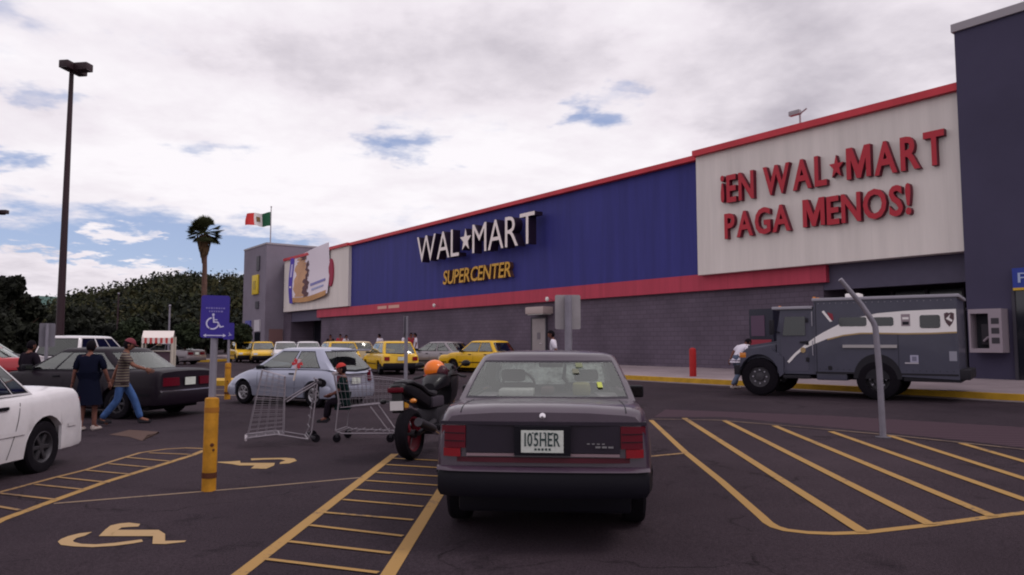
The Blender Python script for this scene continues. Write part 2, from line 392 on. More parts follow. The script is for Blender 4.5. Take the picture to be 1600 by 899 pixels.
ypaint = paint_mat('yellow_road_paint', (.33, .19, .062), .04, 16)
ypale = paint_mat('faded_road_paint', (.29, .17, .075), .08, 16)
ghost = paint_mat('worn_symbol_paint', (.22, .15, .105), .16, 5)
def gp(px, py, dz=.004):
    q = G(px, py); q.z += dz; return q
def stripe(mb, pts, wd, m, dz=.004):
    """a painted line of constant width along ground points"""
    P = [Vector((p.x, p.y, 0)) for p in pts]; vs = []; n = len(P)
    for i, p in enumerate(P):
        d = (P[min(i + 1, n - 1)] - P[max(i - 1, 0)]).normalized(); a = Vector((-d.y, d.x, 0)) * wd / 2
        for q in (p - a, p + a): vs.append((q.x, q.y, gz(q.x, q.y) + dz))
    mb.add(vs, [(2 * i, 2 * i + 2, 2 * i + 3, 2 * i + 1) for i in range(n - 1)], m)
def S(*pp): return [G(*p) for p in pp]
def lerp2(a, b, k): return a + (b - a) * k

lad = MB()
stripe(lad, S((340, 925), (617, 710)), .10, ypaint)
stripe(lad, S((590, 925), (692, 763), (770, 640)), .10, ypaint)
for a, c in (((415, 875), (591, 896.5)), ((452, 847.5), (611, 866)), ((484, 822), (629.6, 839)), ((507, 802), (645.5, 813.8)), ((536, 781.8), (661, 792.7)),
             ((554.7, 766), (675.7, 775.4)), ((572, 752), (684, 759.6)), ((588, 739.4), (697, 746)), ((603.7, 727), (705, 733)), ((612, 717), (712, 722))):
    stripe(lad, S(a, c), .045, ypaint, .008)
struct(lad, 'crosshatch_marking')
lad = MB()
stripe(lad, S((-60, 792), (0, 769.7), (86, 746.6), (135, 734.5), (173, 722), (219, 708), (259, 702.3), (290, 700.5), (320, 701.5)), .06, ypale)
stripe(lad, S((-60, 846), (0, 814), (83.6, 783), (167, 753), (236, 732), (268, 722), (300, 712), (320, 704)), .09, ypaint)
for a, c in (((233, 708.6), (300, 711.2)), ((196, 715.5), (268, 722)), ((170, 725.6), (239, 731.6)), ((132.5, 735.7), (206, 742.3)), ((89.3, 746.6), (170, 755.2)), ((54.7, 758), (129.7, 766)), ((0, 772), (86.4, 781.8)), ((-30, 788), (31.7, 798.5))):
    stripe(lad, S(a, c), .045, ypale, .008)
struct(lad, 'crosshatch_marking')
lad = MB()
stripe(lad, S((84, 787.5), (400, 762), (567, 746.6)), .05, ghost)
stripe(lad, S((1012, 714), (1071, 708.5)), .07, ypale)
struct(lad, 'stall_line')

isl = MB()
stripe(isl, S((1017, 657), (1071, 707.5), (1127, 752.5), (1190, 808), (1200, 817.5), (1211, 824), (1228, 829), (1262, 833), (1300, 834.5), (1349, 833), (1454, 821), (1551, 808), (1600, 802), (1760, 783)), .085, ypaint)
for a, c in (((1069, 654), (1349, 833)), ((1131, 657.5), (1454, 821)), ((1210, 666), (1551, 808)), ((1298, 675), (1600, 781.5)), ((1390, 681.5), (1660, 768)), ((1502, 693.5), (1680, 745))):
    c2 = G(*c); a2 = G(*a)
    stripe(isl, [a2, c2], .1, ypaint, .008)
c2 = G(1600, 781.5); a2 = G(1298, 675); stripe(isl, [c2, c2 + (c2 - a2) * .35], .1, ypaint, .008)
stripe(isl, S((1017, 656), (1120, 657.5), (1210, 665), (1300, 673), (1390, 681), (1502, 693), (1620, 706)), .05, ghost, .012)
struct(isl, 'island_hatching')

# wheelchair symbols painted on the stalls, strokes given as outlines on the ground
def sym(name, polys, m, ox, oy, sc):
    mb = MB()
    for poly in polys:
        n = len(poly) // 2
        vs = [gp(ox + x / sc, oy + y / sc, .005) for x, y in poly]
        mb.add(vs, [(i, i + 1, len(poly) - 2 - i, len(poly) - 1 - i) for i in range(n - 1)], m)
    struct(mb, name)
sym('wheelchair_marking', [
    [(500, 667), (430, 675), (370, 690), (330, 706), (313, 720), (330, 738), (400, 746), (500, 750), (620, 743), (720, 730), (775, 720), (768, 708), (720, 714), (620, 727), (520, 735), (440, 732), (400, 722), (395, 715), (415, 700), (460, 688), (500, 680)][:20],
    [(535, 690), (570, 655), (600, 632), (650, 621), (700, 617), (760, 624), (750, 638), (700, 640), (660, 643), (640, 655), (620, 668), (600, 690)],
    [(605, 674), (640, 656), (860, 656), (895, 678), (895, 716), (1010, 714), (1000, 722), (895, 733), (826, 732), (830, 690), (640, 690), (600, 690)],
], paint_mat('symbol_paint', (.37, .24, .12), .02, 20), 0, 640, 3.47)
sym('wheelchair_marking', [
    [(335, 298), (390, 294), (430, 280), (415, 268), (370, 264), (250, 266), (180, 268), (182, 278), (250, 274), (340, 272), (368, 279), (340, 288)],
    [(0, 286), (72, 284), (122, 280), (124, 292), (310, 292), (306, 306), (262, 324), (180, 322), (200, 306), (120, 306), (75, 298), (0, 290)],
], paint_mat('symbol_paint_far', (.36, .23, .10), .02, 20), 340, 640, 3.47)
sym('wheelchair_marking', [
    [(640, 128), (700, 112), (860, 122), (862, 130), (800, 138), (770, 172), (700, 150), (590, 138)],
], mat('ghost_symbol', (.092, .058, .052), .9, spec=.08), 0, 640, 3.47)

# ribbed concrete speed strip in front of the entrance
rib = mat('ribbed_paving', (.085, .058, .072), .95, spec=.08); t = rib.node_tree; b = t.nodes['Principled BSDF']
co = t.nodes.new('ShaderNodeTexCoord'); wv = t.nodes.new('ShaderNodeTexWave'); wv.wave_type = 'BANDS'; wv.bands_direction = 'Y'
wv.inputs['Scale'].default_value = 1.7; wv.inputs['Distortion'].default_value = .6; wv.inputs['Detail'].default_value = 2
mp = t.nodes.new('ShaderNodeMapping'); t.links.new(co.outputs['Object'], mp.inputs[0]); t.links.new(mp.outputs[0], wv.inputs[0])
r = t.nodes.new('ShaderNodeValToRGB'); t.links.new(wv.outputs[0], r.inputs[0]); r.color_ramp.elements[0].color = (.042, .024, .035, 1); r.color_ramp.elements[1].color = (.070, .044, .056, 1)
t.links.new(r.outputs[0], b.inputs['Base Color'])
rb = MB(); rb.add([gp(*p, .002) for p in ((1022, 652), (1130, 652), (1300, 668), (1500, 688), (1700, 712), (1760, 690), (1600, 668), (1300, 650), (1040, 640))], [tuple(range(9))], rib)
struct(rb, 'ribbed_crossing')

# sidewalk and yellow kerb along the store
conc = mat('sidewalk_concrete', (.36, .29, .31), .85, var=.25, vscale=.8, bump=.1)
ykerb = mat('kerb_yellow', (.56, .32, .03), .7, var=.3, vscale=2.5)
ckerb = mat('kerb_concrete', (.20, .165, .175), .85, var=.2, vscale=2)
CURB = 19.1
def slab(mb, s0, s1, D0, D1, zf, m, thick=.3):
    vs = []
    for s in (s0, s1):
        for D in (D0, D1):
            z = zf(D); vs += [SD(s, D, z), SD(s, D, z - thick)]
    mb.add(vs, [(0, 2, 6, 4), (1, 5, 7, 3), (0, 4, 5, 1), (2, 3, 7, 6), (0, 1, 3, 2), (4, 6, 7, 5)], m)
zs = lambda D: .345 + (D - CURB) * .02
k = MB(); slab(k, -30, 72, CURB + .16, 29, zs, conc); struct(k, 'sidewalk')
k = MB(); slab(k, -30, 60, CURB, CURB + .155, lambda D: .349, ykerb)
slab(k, -30, 60, CURB - .32, CURB - .003, lambda D: SLOPE * D + .012, ckerb, .1); struct(k, 'kerb')
def WALKZ(D): return zs(D)

# a raised planting island on the far side of the aisle with yellow kerb
k = MB()
a, c = G(214, 603), G(352, 603)
d = (c - a); d.z = 0; d.normalize(); nn = Vector((-d.y, d.x, 0))
def isle(mb, a, c, depth, h, m, m2):
    P = [a, c, c + nn * depth, a + nn * depth]; lo = [Vector((p.x, p.y, gz(p.x, p.y) - .05)) for p in P]; hi = [Vector((p.x, p.y, gz(p.x, p.y) + h)) for p in P]
    mb.add(lo + hi, [(0, 1, 5, 4), (1, 2, 6, 5), (2, 3, 7, 6), (3, 0, 4, 7)], m); mb.add(hi, [(0, 1, 2, 3)], m2)
isle(k, a, c, 1.6, .17, ykerb, ykerb); o = struct(k, 'traffic_island')
k = MB(); isle(k, G(180, 566), G(330, 566), 2.5, .18, ykerb, ckerb); struct(k, 'traffic_island')
k = MB(); stripe(k, S((200, 618), (380, 618)), .3, ghost, .005); stripe(k, S((320, 609), (400, 609)), .12, ghost, .005); struct(k, 'road_line')

# ================================================================== STORE BUILDING
OS, OD = 45.0, 25.0
def local(s, D, z): return (OS - s, D - OD, z)
def fthing(name, label, cat, group=None): return thing(name, label, cat, SD(OS, OD, 0), FROT, group)
def fbox(mb, s0, s1, D0, D1, z0, z1, m): return mb.box(OS - s1, OS - s0, D0 - OD, D1 - OD, z0, z1, m)

def block_mat(name, col, sc=1.0, var=.12):
    m = mat(name, col, .8); t = m.node_tree; b = t.nodes['Principled BSDF']
    co = t.nodes.new('ShaderNodeTexCoord'); mp = t.nodes.new('ShaderNodeMapping'); mp.inputs['Rotation'].default_value = (R(90), 0, 0)
    br = t.nodes.new('ShaderNodeTexBrick'); t.links.new(co.outputs['Object'], mp.inputs[0]); t.links.new(mp.outputs[0], br.inputs[0])
    br.inputs['Color1'].default_value = (*col, 1); br.inputs['Color2'].default_value = (*[q * (1 - var) for q in col], 1); br.inputs['Mortar'].default_value = (*[q * .62 for q in col], 1)
    br.inputs['Scale'].default_value = 1; br.inputs['Brick Width'].default_value = .4 * sc; br.inputs['Row Height'].default_value = .2 * sc; br.inputs['Mortar Size'].default_value = .012; br.inputs['Mortar Smooth'].default_value = .4
    n = t.nodes.new('ShaderNodeTexNoise'); n.inputs['Scale'].default_value = .5; n.inputs['Detail'].default_value = 6; t.links.new(co.outputs['Object'], n.inputs[0])
    rp = t.nodes.new('ShaderNodeValToRGB'); t.links.new(n.outputs[0], rp.inputs[0]); rp.color_ramp.elements[0].position = .3; rp.color_ramp.elements[0].color = (.66, .66, .66, 1); rp.color_ramp.elements[1].position = .7
    mm = t.nodes.new('ShaderNodeMix'); mm.data_type = 'RGBA'; mm.blend_type = 'MULTIPLY'; mm.inputs[0].default_value = 1
    t.links.new(br.outputs[0], mm.inputs[6]); t.links.new(rp.outputs[0], mm.inputs[7]); t.links.new(mm.outputs[2], b.inputs['Base Color'])
    bp = t.nodes.new('ShaderNodeBump'); bp.inputs['Strength'].default_value = .5; bp.inputs['Distance'].default_value = .01; bp.invert = True; t.links.new(br.outputs['Fac'], bp.inputs['Height']); t.links.new(bp.outputs[0], b.inputs['Normal'])
    return m
def panel_mat(name, col, var, streak=.1):
    """painted sheet panels: faint vertical joints, rain streaks and weathering"""
    m = mat(name, col, .6); t = m.node_tree; b = t.nodes['Principled BSDF']
    co = t.nodes.new('ShaderNodeTexCoord'); mp = t.nodes.new('ShaderNodeMapping'); mp.inputs['Scale'].default_value = (1.6, 1, .12)
    n = t.nodes.new('ShaderNodeTexNoise'); n.inputs['Scale'].default_value = 1.4; n.inputs['Detail'].default_value = 7; n.inputs['Roughness'].default_value = .65
    t.links.new(co.outputs['Object'], mp.inputs[0]); t.links.new(mp.outputs[0], n.inputs[0])
    r = t.nodes.new('ShaderNodeValToRGB'); t.links.new(n.outputs[0], r.inputs[0]); r.color_ramp.elements[0].position = .3; r.color_ramp.elements[0].color = (*[q * (1 - var) for q in col], 1)
    r.color_ramp.elements[1].position = .7; r.color_ramp.elements[1].color = (*col, 1)
    wv = t.nodes.new('ShaderNodeTexWave'); wv.wave_type = 'BANDS'; wv.bands_direction = 'X'; wv.wave_profile = 'SAW'; wv.inputs['Scale'].default_value = .26; t.links.new(co.outputs['Object'], wv.inputs[0])
    r2 = t.nodes.new('ShaderNodeValToRGB'); t.links.new(wv.outputs[0], r2.inputs[0]); r2.color_ramp.elements[0].position = 0; r2.color_ramp.elements[0].color = (1 - streak * 2, ) * 3 + (1,); r2.color_ramp.elements[1].position = .03
    mm = t.nodes.new('ShaderNodeMix'); mm.data_type = 'RGBA'; mm.blend_type = 'MULTIPLY'; mm.inputs[0].default_value = 1
    t.links.new(r.outputs[0], mm.inputs[6]); t.links.new(r2.outputs[0], mm.inputs[7]); t.links.new(mm.outputs[2], b.inputs['Base Color'])
    return m
cmu = block_mat('painted_block', (.140, .108, .150))
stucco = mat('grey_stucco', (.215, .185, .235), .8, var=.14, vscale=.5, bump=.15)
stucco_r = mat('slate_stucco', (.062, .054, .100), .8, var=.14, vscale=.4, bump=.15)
blue = panel_mat('blue_panel', (.043, .043, .235), .28, .06)
white = panel_mat('off_white_panel', (.76, .69, .66), .16, .02)
redb = panel_mat('red_band_paint', (.50, .058, .10), .25, .14)
redt = mat('red_trim', (.60, .05, .07), .5, var=.2, vscale=1)
bluegrey = mat('blue_grey_header', (.09, .08, .125), .7, var=.1)
dglass = mat('dark_glazing', (.012, .013, .02), .12, spec=.6)
dframe = mat('dark_frame', (.05, .045, .06), .5)
doorm = mat('grey_door', (.30, .265, .27), .6, var=.1)
capm = mat('pale_coping', (.33, .30, .33), .6)

B = fthing('store_building', 'long windowless store with blue fascia, red band, white sign panels and grey end towers', 'building')
m = MB(); fbox(m, 14.44, 59.0, 25, 70, 0, 9.3, cmu); m.build('wall', B)
m = MB(); fbox(m, 59.0, 69.4, 27.5, 70, 0, 9.3, cmu); fbox(m, 59.0, 69.4, 25, 27.5, 4.4, 9.3, cmu); fbox(m, 9.5, 14.44, 28, 70, 0, 9.3, cmu); fbox(m, 9.5, 14.44, 25.1, 28, 4.3, 9.3, cmu)
fbox(m, 59.0, 60.3, 25, 27.5, 0, 4.4, cmu); fbox(m, 67.5, 69.4, 25, 27.5, 0, 4.4, cmu); m.build('wall', B)
m = MB(); fbox(m, 19.66, 54.1, 24.85, 25, 4.36, 9.2, blue); m.build('blue_fascia', B)
m = MB(); fbox(m, 14.2, 54.1, 24.78, 25, 3.67, 4.356, redb); fbox(m, 54.1, 60.8, 24.78, 25, 3.67, 4.352, redb); m.build('red_band', B)
m = MB(); fbox(m, 19.71, 54.1, 24.6, 25.3, 9.2, 9.42, redt); m.build('roof_trim', B)
m = MB(); fbox(m, 9.3, 19.66, 24.5, 25, 4.30, 9.28, white); m.build('white_sign_panel', B)
m = MB(); fbox(m, 9.3, 19.7, 24.3, 25.3, 9.28, 9.52, redt); m.build('roof_trim', B)
m = MB(); fbox(m, 54.1, 68.4, 24.6, 25, 4.40, 9.2, white); m.build('white_sign_panel', B)
m = MB(); fbox(m, 54.11, 68.4, 24.45, 25.3, 9.2, 9.44, redt); m.build('roof_trim', B)
# right entrance
m = MB(); fbox(m, 9.5, 14.44, 25.02, 25.3, 3.4, 4.30, bluegrey); m.build('entrance_header', B)
m = MB(); fbox(m, 9.5, 14.4, 27.6, 27.7, .4, 3.4, dglass); gl = m.build('glazing', B)
m = MB()
for s in (9.6, 10.8, 12.0, 13.2, 14.3): fbox(m, s - .04, s + .04, 27.5, 27.6, .4, 3.4, dframe)
fbox(m, 9.5, 14.4, 27.5, 27.6, 2.6, 2.7, dframe); m.build('frame', gl)
# left entrance
m = MB(); fbox(m, 60.3, 67.5, 25.05, 25.3, 3.45, 4.35, bluegrey); m.build('entrance_header', B)
m = MB(); fbox(m, 60.3, 67.5, 27.3, 27.4, .4, 3.45, dglass); gl = m.build('glazing', B)
m = MB()
for s in (60.4, 62.1, 63.9, 65.7, 67.4): fbox(m, s - .05, s + .05, 27.2, 27.3, .4, 3.45, dframe)
m.build('frame', gl)
# left tower
m = MB(); fbox(m, 69.4, 76.2, 23.2, 34, 0, 10.85, stucco); tw = m.build('tower', B)
m = MB(); fbox(m, 69.35, 76.25, 23.15, 34.05, 10.85, 11.02, capm); m.build('coping', tw)
m = MB(); fbox(m, 71.2, 72.0, 23.1, 23.22, 8.5, 9.9, dframe); m.build('vent', tw)
m = MB(); fbox(m, 71.2, 72.1, 23.1, 23.22, 4.8, 5.5, dframe); m.build('vent', tw)
for s in (70.6, 73.4):
    m = MB(); fbox(m, s, s + 1.5, 23.12, 23.22, .4, 2.5, dglass); m.build('doorway', tw)
    m = MB(); fbox(m, s, s + 1.5, 23.06, 23.2, 2.6, 3.7, mat('pale_notice', (.5, .47, .52), .6) if s < 71 else mat('blue_notice', (.1, .1, .35), .6)); m.build('notice', tw)
m = MB(); fbox(m, 69.3, 69.42, 23.6, 24.9, 0.4, 2.8, mat('brown_panel', (.20, .11, .11), .8)); m.build('side_panel', tw)
# right tower
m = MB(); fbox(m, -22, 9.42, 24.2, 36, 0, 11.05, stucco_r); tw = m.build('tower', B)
m = MB(); fbox(m, -22.05, 9.48, 24.12, 36.05, 11.05, 11.3, capm); m.build('coping', tw)
m = MB(); fbox(m, 4.0, 8.12, 24.14, 24.22, .42, 2.98, dglass); dw = m.build('doorway', tw)
for a_, b_ in ((8.12, 8.2), (3.9, 4.0)):
    m = MB(); fbox(m, a_, b_, 24.1, 24.22, .42, 3.0, dframe); m.build('door_jamb', dw)
# side door with its lamp hood
m = MB(); fbox(m, 30.1, 31.25, 24.93, 25.02, .45, 2.8, doorm); dr = m.build('door', B)
m = MB(); fbox(m, 30.02, 30.1, 24.9, 25.02, .45, 2.88, dframe); fbox(m, 31.25, 31.33, 24.9, 25.02, .45, 2.88, dframe); fbox(m, 30.1, 31.25, 24.9, 25.02, 2.8, 2.88, dframe); m.build('frame', dr)
m = MB(); m.box(OS - 30.55, OS - 30.35, -.11, -.07, 1.45, 1.5, MT['chrome']); m.build('handle', dr)
m = MB(); fbox(m, 30.55, 30.8, 24.91, 24.93, 1.7, 2.05, mat('door_notice', (.16, .14, .16), .6)); m.build('notice', dr)
o = fthing('door_hood_lamp', 'grey box lamp hood projecting above the side door', 'wall lamp')
m = MB(); m.rbox(OS - 31.0, OS - 29.5, -.75, -.02, 3.02, 3.40, .06, mat('lamp_hood', (.42, .34, .33), .5)); m.build('hood', o)
m = MB(); fbox(m, 29.6, 30.9, 24.35, 24.9, 2.98, 3.02, MT['lamp']); m.build('lens', o)
def small_lamp(s, label, z):
    o = fthing('wall_flood_lamp', label, 'flood lamp', 'small lamps on the red band')
    m = MB(); x = OS - s; m.tube([(x, -.22, z), (x, -.6, z + .05)], .02, MT['chrome']); m.build('arm', o)
    m = MB(); m.ball((x, -.62, z + .04), (.1, .1, .12), mat('lamp_white', (.8, .77, .75), .4)); m.build('globe', o)
small_lamp(29.3, 'small white globe lamp on the red band just right of the side door', 3.72)
small_lamp(40.6, 'small white globe lamp on the red band below the yellow lettering', 3.85)
# banner text marks on the red band
o = fthing('band_lettering', 'faded cream lettering painted on the red band near its left end', 'sign')
cm_ = mat('cream_letters', (.62, .36, .30), .6)
for a_, b_ in ((49.3, 47.9), (47.6, 46.0)):
    m = MB(); fbox(m, b_, a_, 24.768, 24.779, 3.97, 4.18, cm_); m.build('word_mark', o)

# big signs
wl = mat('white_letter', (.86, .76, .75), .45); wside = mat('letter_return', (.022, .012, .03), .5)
o = fthing('white_letter_sign', 'tall white channel letters with star on the blue fascia', 'sign')
letters(o, 'WAL*MART', OS - 42.2, OS - 29.85, 6.74, 8.55, -1.0, -.45, wl, wside, bold=-.004, gap=.07, space=.3)
o = fthing('yellow_letter_sign', 'slanted yellow capital letters under the white lettering on blue', 'sign')
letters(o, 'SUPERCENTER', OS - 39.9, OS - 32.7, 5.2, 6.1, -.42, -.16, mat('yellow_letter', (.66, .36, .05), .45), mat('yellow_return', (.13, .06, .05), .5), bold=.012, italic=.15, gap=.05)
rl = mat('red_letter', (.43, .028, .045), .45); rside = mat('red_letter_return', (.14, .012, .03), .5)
o = fthing('red_letter_sign', 'two lines of red capital letters on the large white panel', 'sign')
letters(o, '¡EN WAL*MART', OS - 18.3, OS - 9.88, 7.1, 8.2, -.70, -.5, rl, rside, bold=.026, gap=.11, space=.3)
letters(o, 'PAGA MENOS!', OS - 18.15, OS - 10.95, 5.66, 6.66, -.70, -.5, rl, rside, bold=.026, gap=.08, space=.42)
o = fthing('blue_door_sign', 'blue sign with white lettering and yellow edge above the right doorway', 'sign')
m = MB(); fbox(m, 3.9, 8.12, 24.0, 24.2, 3.06, 3.62, mat('sign_blue', (.03, .05, .28), .5)); m.build('panel', o)
m = MB(); fbox(m, 3.9, 8.12, 24.0, 24.2, 2.99, 3.058, mat('sign_yellow', (.6, .38, .04), .5)); m.build('edge_strip', o)
letters(o, 'Pe', OS - 7.98, OS - 7.4, 3.2, 3.5, -1.02, -1.0, mat('sign_pale_ink', (.36, .42, .6), .6), None, bold=0)
# yellow plate on left tower
o = fthing('yellow_wall_sign', 'small yellow rectangular sign on the left grey tower', 'sign')
m = MB(); m.rbox(OS - 73.0, OS - 71.3, -1.98, -1.82, 6.2, 8.1, .05, mat('sign_yellow_b', (.68, .48, .03), .5)); m.build('panel', o)
m = MB(); fbox(m, 71.8, 72.5, 22.98, 23.02, 6.7, 7.5, mat('sign_yellow_mark', (.42, .30, .04), .5)); m.build('emblem', o)

# hanging banner on the left white panel
o = fthing('hanging_banner', 'large cloth advertising banner hanging over the left white sign panel', 'banner')
def cloth(u0, u1, v0, v1, m, off=0.0, nu=16, nv=12, wav=.10):
    """a piece of the hanging cloth; u 0..1 left-right, v 0..1 bottom-top, following one rippled surface"""
    mb = MB(); vs = []
    for j in range(nv + 1):
        for i in range(nu + 1):
            u = u0 + (u1 - u0) * i / nu + (.02 * math.sin(v0 * 9 + j * .9) + .02 * math.sin(j * 1.7 + i * .3) if 'picture' in m.name or 'skin' in m.name or 'brown' in m.name else 0); v = v0 + (v1 - v0) * j / nv
            x = OS - 66.4 + 8.7 * u + .25 * math.sin(v * 3) * (u - .5)
            zt = 9.25 + .62 * u; zb = 5.35 - .25 * math.sin(u * math.pi) + .25 * u
            y = -.55 - off - .05 * math.sin(u * 9 + v * 2) - .05 * math.sin(v * 5 + u * 3) - .05 * (1 - v)
            vs.append((x, y, zb + (zt - zb) * v))
    F_ = [(j * (nu + 1) + i, j * (nu + 1) + i + 1, (j + 1) * (nu + 1) + i + 1, (j + 1) * (nu + 1) + i) for j in range(nv) for i in range(nu)]
    return mb.add(vs, F_, m)
bw = mat('banner_white', (.78, .70, .78), .8); bt = mat('banner_tan', (.55, .30, .14), .8, var=.25, vscale=.6); bb = mat('banner_blue', (.10, .07, .42), .8); bd = mat('banner_brown', (.13, .07, .08), .8); bs = mat('banner_skin', (.62, .36, .22), .8, var=.2, vscale=.8)
cloth(0, 1, 0, 1, bw).build('cloth', o)
cloth(0, .11, -.06, 1.0, bb, .02).build('side_stripe', o)
cloth(.12, .97, -.03, .075, bt, .02).build('bottom_border', o)
cloth(.16, .44, .09, .8, bs, .02).build('picture', o)
cloth(.20, .40, .75, .93, bs, .03).build('picture', o)
cloth(.38, .50, .08, .45, bd, .04).build('picture', o)
cloth(.43, .49, .45, .8, bd, .04).build('picture', o)
cloth(.30, .42, .86, .94, bd, .045).build('picture', o)
cloth(.56, .93, .27, .32, mat('banner_ink', (.25, .24, .5), .8), .03).build('text_line', o)
cloth(.60, .90, .17, .21, mat('banner_ink2', (.38, .4, .62), .8), .03).build('text_line', o)
cloth(.035, .085, .3, .34, bw, .035).build('stripe_mark', o); cloth(.035, .085, .55, .85, mat('banner_mark', (.5, .45, .7), .8), .035).build('stripe_mark', o)
o2 = fthing('red_disc_sign', 'dark red round emblem half hidden behind the cloth banner', 'sign')
m = MB(); m.prism([(OS - 57.4 + .55 * math.cos(k * math.pi / 14), 7.3 + 1.15 * math.sin(k * math.pi / 14)) for k in range(28)], -.52, -.42, mat('disc_red', (.34, .03, .07), .6)); m.build('disc', o2)

# roof things
o = fthing('roof_camera', 'small camera on a post above the red roof trim', 'security camera')
x = OS - 14.97; m = MB(); m.tube([(x, -.3, 9.45), (x, -.3, 9.95)], .035, capm); m.build('post', o)
m = MB(); m.rbox(x - .42, x + .02, -.4, -.2, 9.98, 10.16, .03, capm); m.tube([(x - .05, -.3, 9.97), (x + .28, -.3, 10.13)], .03, capm); m.build('camera_body', o)

# flag
fl = thing('flagpole_flag', 'green, white and red national flag flying from a pole on the left tower', 'flag', SD(69.9, 23.7), R(18))
x = 0
m = MB(); m.tube([(x, 0, 11.0), (x, 0, 14.5)], [.06, .04], capm); m.ball((x, 0, 14.55), .08, capm); m.build('pole', fl)
fg, fw_, fr_ = mat('flag_green', (.02, .10, .05), .8), mat('flag_white', (.75, .70, .70), .8), mat('flag_red', (.62, .05, .05), .8)
def flagpiece(u0, u1, m, name, off=0, v0=0, v1=1):
    mb = MB(); vs = []
    for side in (0, 1):
        for j in range(9):
            for i in range(9):
                u = u0 + (u1 - u0) * i / 8; v = v0 + (v1 - v0) * j / 8
                vs.append((x - .05 - 2.2 * u + .08 * math.sin(v * 3 + u * 4) * u, -.13 * math.sin(u * 9) + (.02 if side else 0) - off, 12.72 + (1.35 - .25 * u) * v - .12 * u - .10 * math.sin(u * 6) + .03 * math.sin(u * 14)))
    q = lambda b_: [(b_ + j * 9 + i, b_ + j * 9 + i + 1, b_ + (j + 1) * 9 + i + 1, b_ + (j + 1) * 9 + i) for j in range(8) for i in range(8)]
    mb.add(vs, q(0) + q(81), m); return mb.build(name, fl)
flagpiece(0, .34, fg, 'green_stripe'); flagpiece(.34, .66, fw_, 'white_stripe'); flagpiece(.66, 1, fr_, 'red_stripe')
flagpiece(.42, .56, mat('flag_emblem', (.22, .14, .06), .8), 'emblem', .04, .34, .7)

# pay phone on the right tower
o = fthing('wall_payphone', 'grey wall phone booth with lettered side panel behind the armoured truck', 'pay phone')
pg = mat('phone_grey', (.30, .25, .29), .6); pk = mat('phone_dark', (.03, .03, .04), .6)
x0 = OS - 9.2; x1 = OS - 8.34
m = MB(); m.box(x0, x1, -1.3, -.8, 2.35, 2.48, pg); m.box(x0, x1, -1.3, -.8, 1.22, 1.34, pg); m.box(x0, x0 + .05, -1.3, -.8, 1.34, 2.35, pg); m.box(x1 - .34, x1, -1.3, -.8, 1.34, 2.35, pg); m.build('housing', o)
m = MB(); m.box(x0 + .05, x1 - .34, -.86, -.81, 1.34, 2.35, pk); m.build('backplate', o)
m = MB(); m.rbox(x0 + .22, x0 + .6, -1.02, -.87, 1.45, 2.05, .02, MT['interior']); m.build('phone', o)
m = MB(); m.tube([(x0 + .3, -1.08, 1.55), (x0 + .42, -1.1, 1.66), (x0 + .56, -1.08, 1.68)], .035, pg); m.build('handset', o)
for k_ in range(3):
    m = MB(); zc = 2.12 - k_ * .28; m.box(x1 - .27, x1 - .07, -1.306, -1.3, zc - .08, zc + .09, MT['interior']); m.build('panel_mark', o)

# dark vending cabinet against the wall
o = fthing('vending_machine', 'dark vending cabinet with red base on the sidewalk beyond the truck bonnet', 'vending machine')
m = MB(); m.rbox(OS - 16.62, OS - 15.6, -1.4, -.5, .42, 2.75, .04, mat('vend_dark', (.02, .02, .035), .4)); m.build('body', o)
m = MB(); m.box(OS - 16.52, OS - 15.95, -1.42, -1.4, 1.75, 2.5, mat('vend_window', (.09, .05, .09), .2)); m.build('window', o)
m = MB(); m.box(OS - 16.54, OS - 15.68, -1.43, -1.4, 1.2, 1.62, mat('vend_red', (.25, .03, .05), .5)); m.build('red_panel', o)

# ================================================================== VEHICLES
def interp(pts, x):
    if x <= pts[0][0]: return pts[0][1]
    for (a, va), (b_, vb) in zip(pts, pts[1:]):
        if x <= b_:
            k = (x - a) / (b_ - a) if b_ > a else 1; return va + (vb - va) * k
    return pts[-1][1]
def smooth_interp(pts, x):
    """monotone-ish cubic through the points"""
    n = len(pts)
    if x <= pts[0][0]: return pts[0][1]
    if x >= pts[-1][0]: return pts[-1][1]
    for i in range(n - 1):
        if x <= pts[i + 1][0]:
            a, b_ = pts[i], pts[i + 1]; h = b_[0] - a[0]; k = (x - a[0]) / h
            def sl(j):
                if j == 0 or j == n - 1: return 0 if j else (pts[1][1] - pts[0][1]) / (pts[1][0] - pts[0][0])
                s1 = (pts[j][1] - pts[j - 1][1]) / (pts[j][0] - pts[j - 1][0]); s2 = (pts[j + 1][1] - pts[j][1]) / (pts[j + 1][0] - pts[j][0])
                return 0 if s1 * s2 <= 0 else 2 * s1 * s2 / (s1 + s2)
            m0, m1_ = sl(i) * h, sl(i + 1) * h
            return (2 * k**3 - 3 * k**2 + 1) * a[1] + (k**3 - 2 * k**2 + k) * m0 + (-2 * k**3 + 3 * k**2) * b_[1] + (k**3 - k**2) * m1_

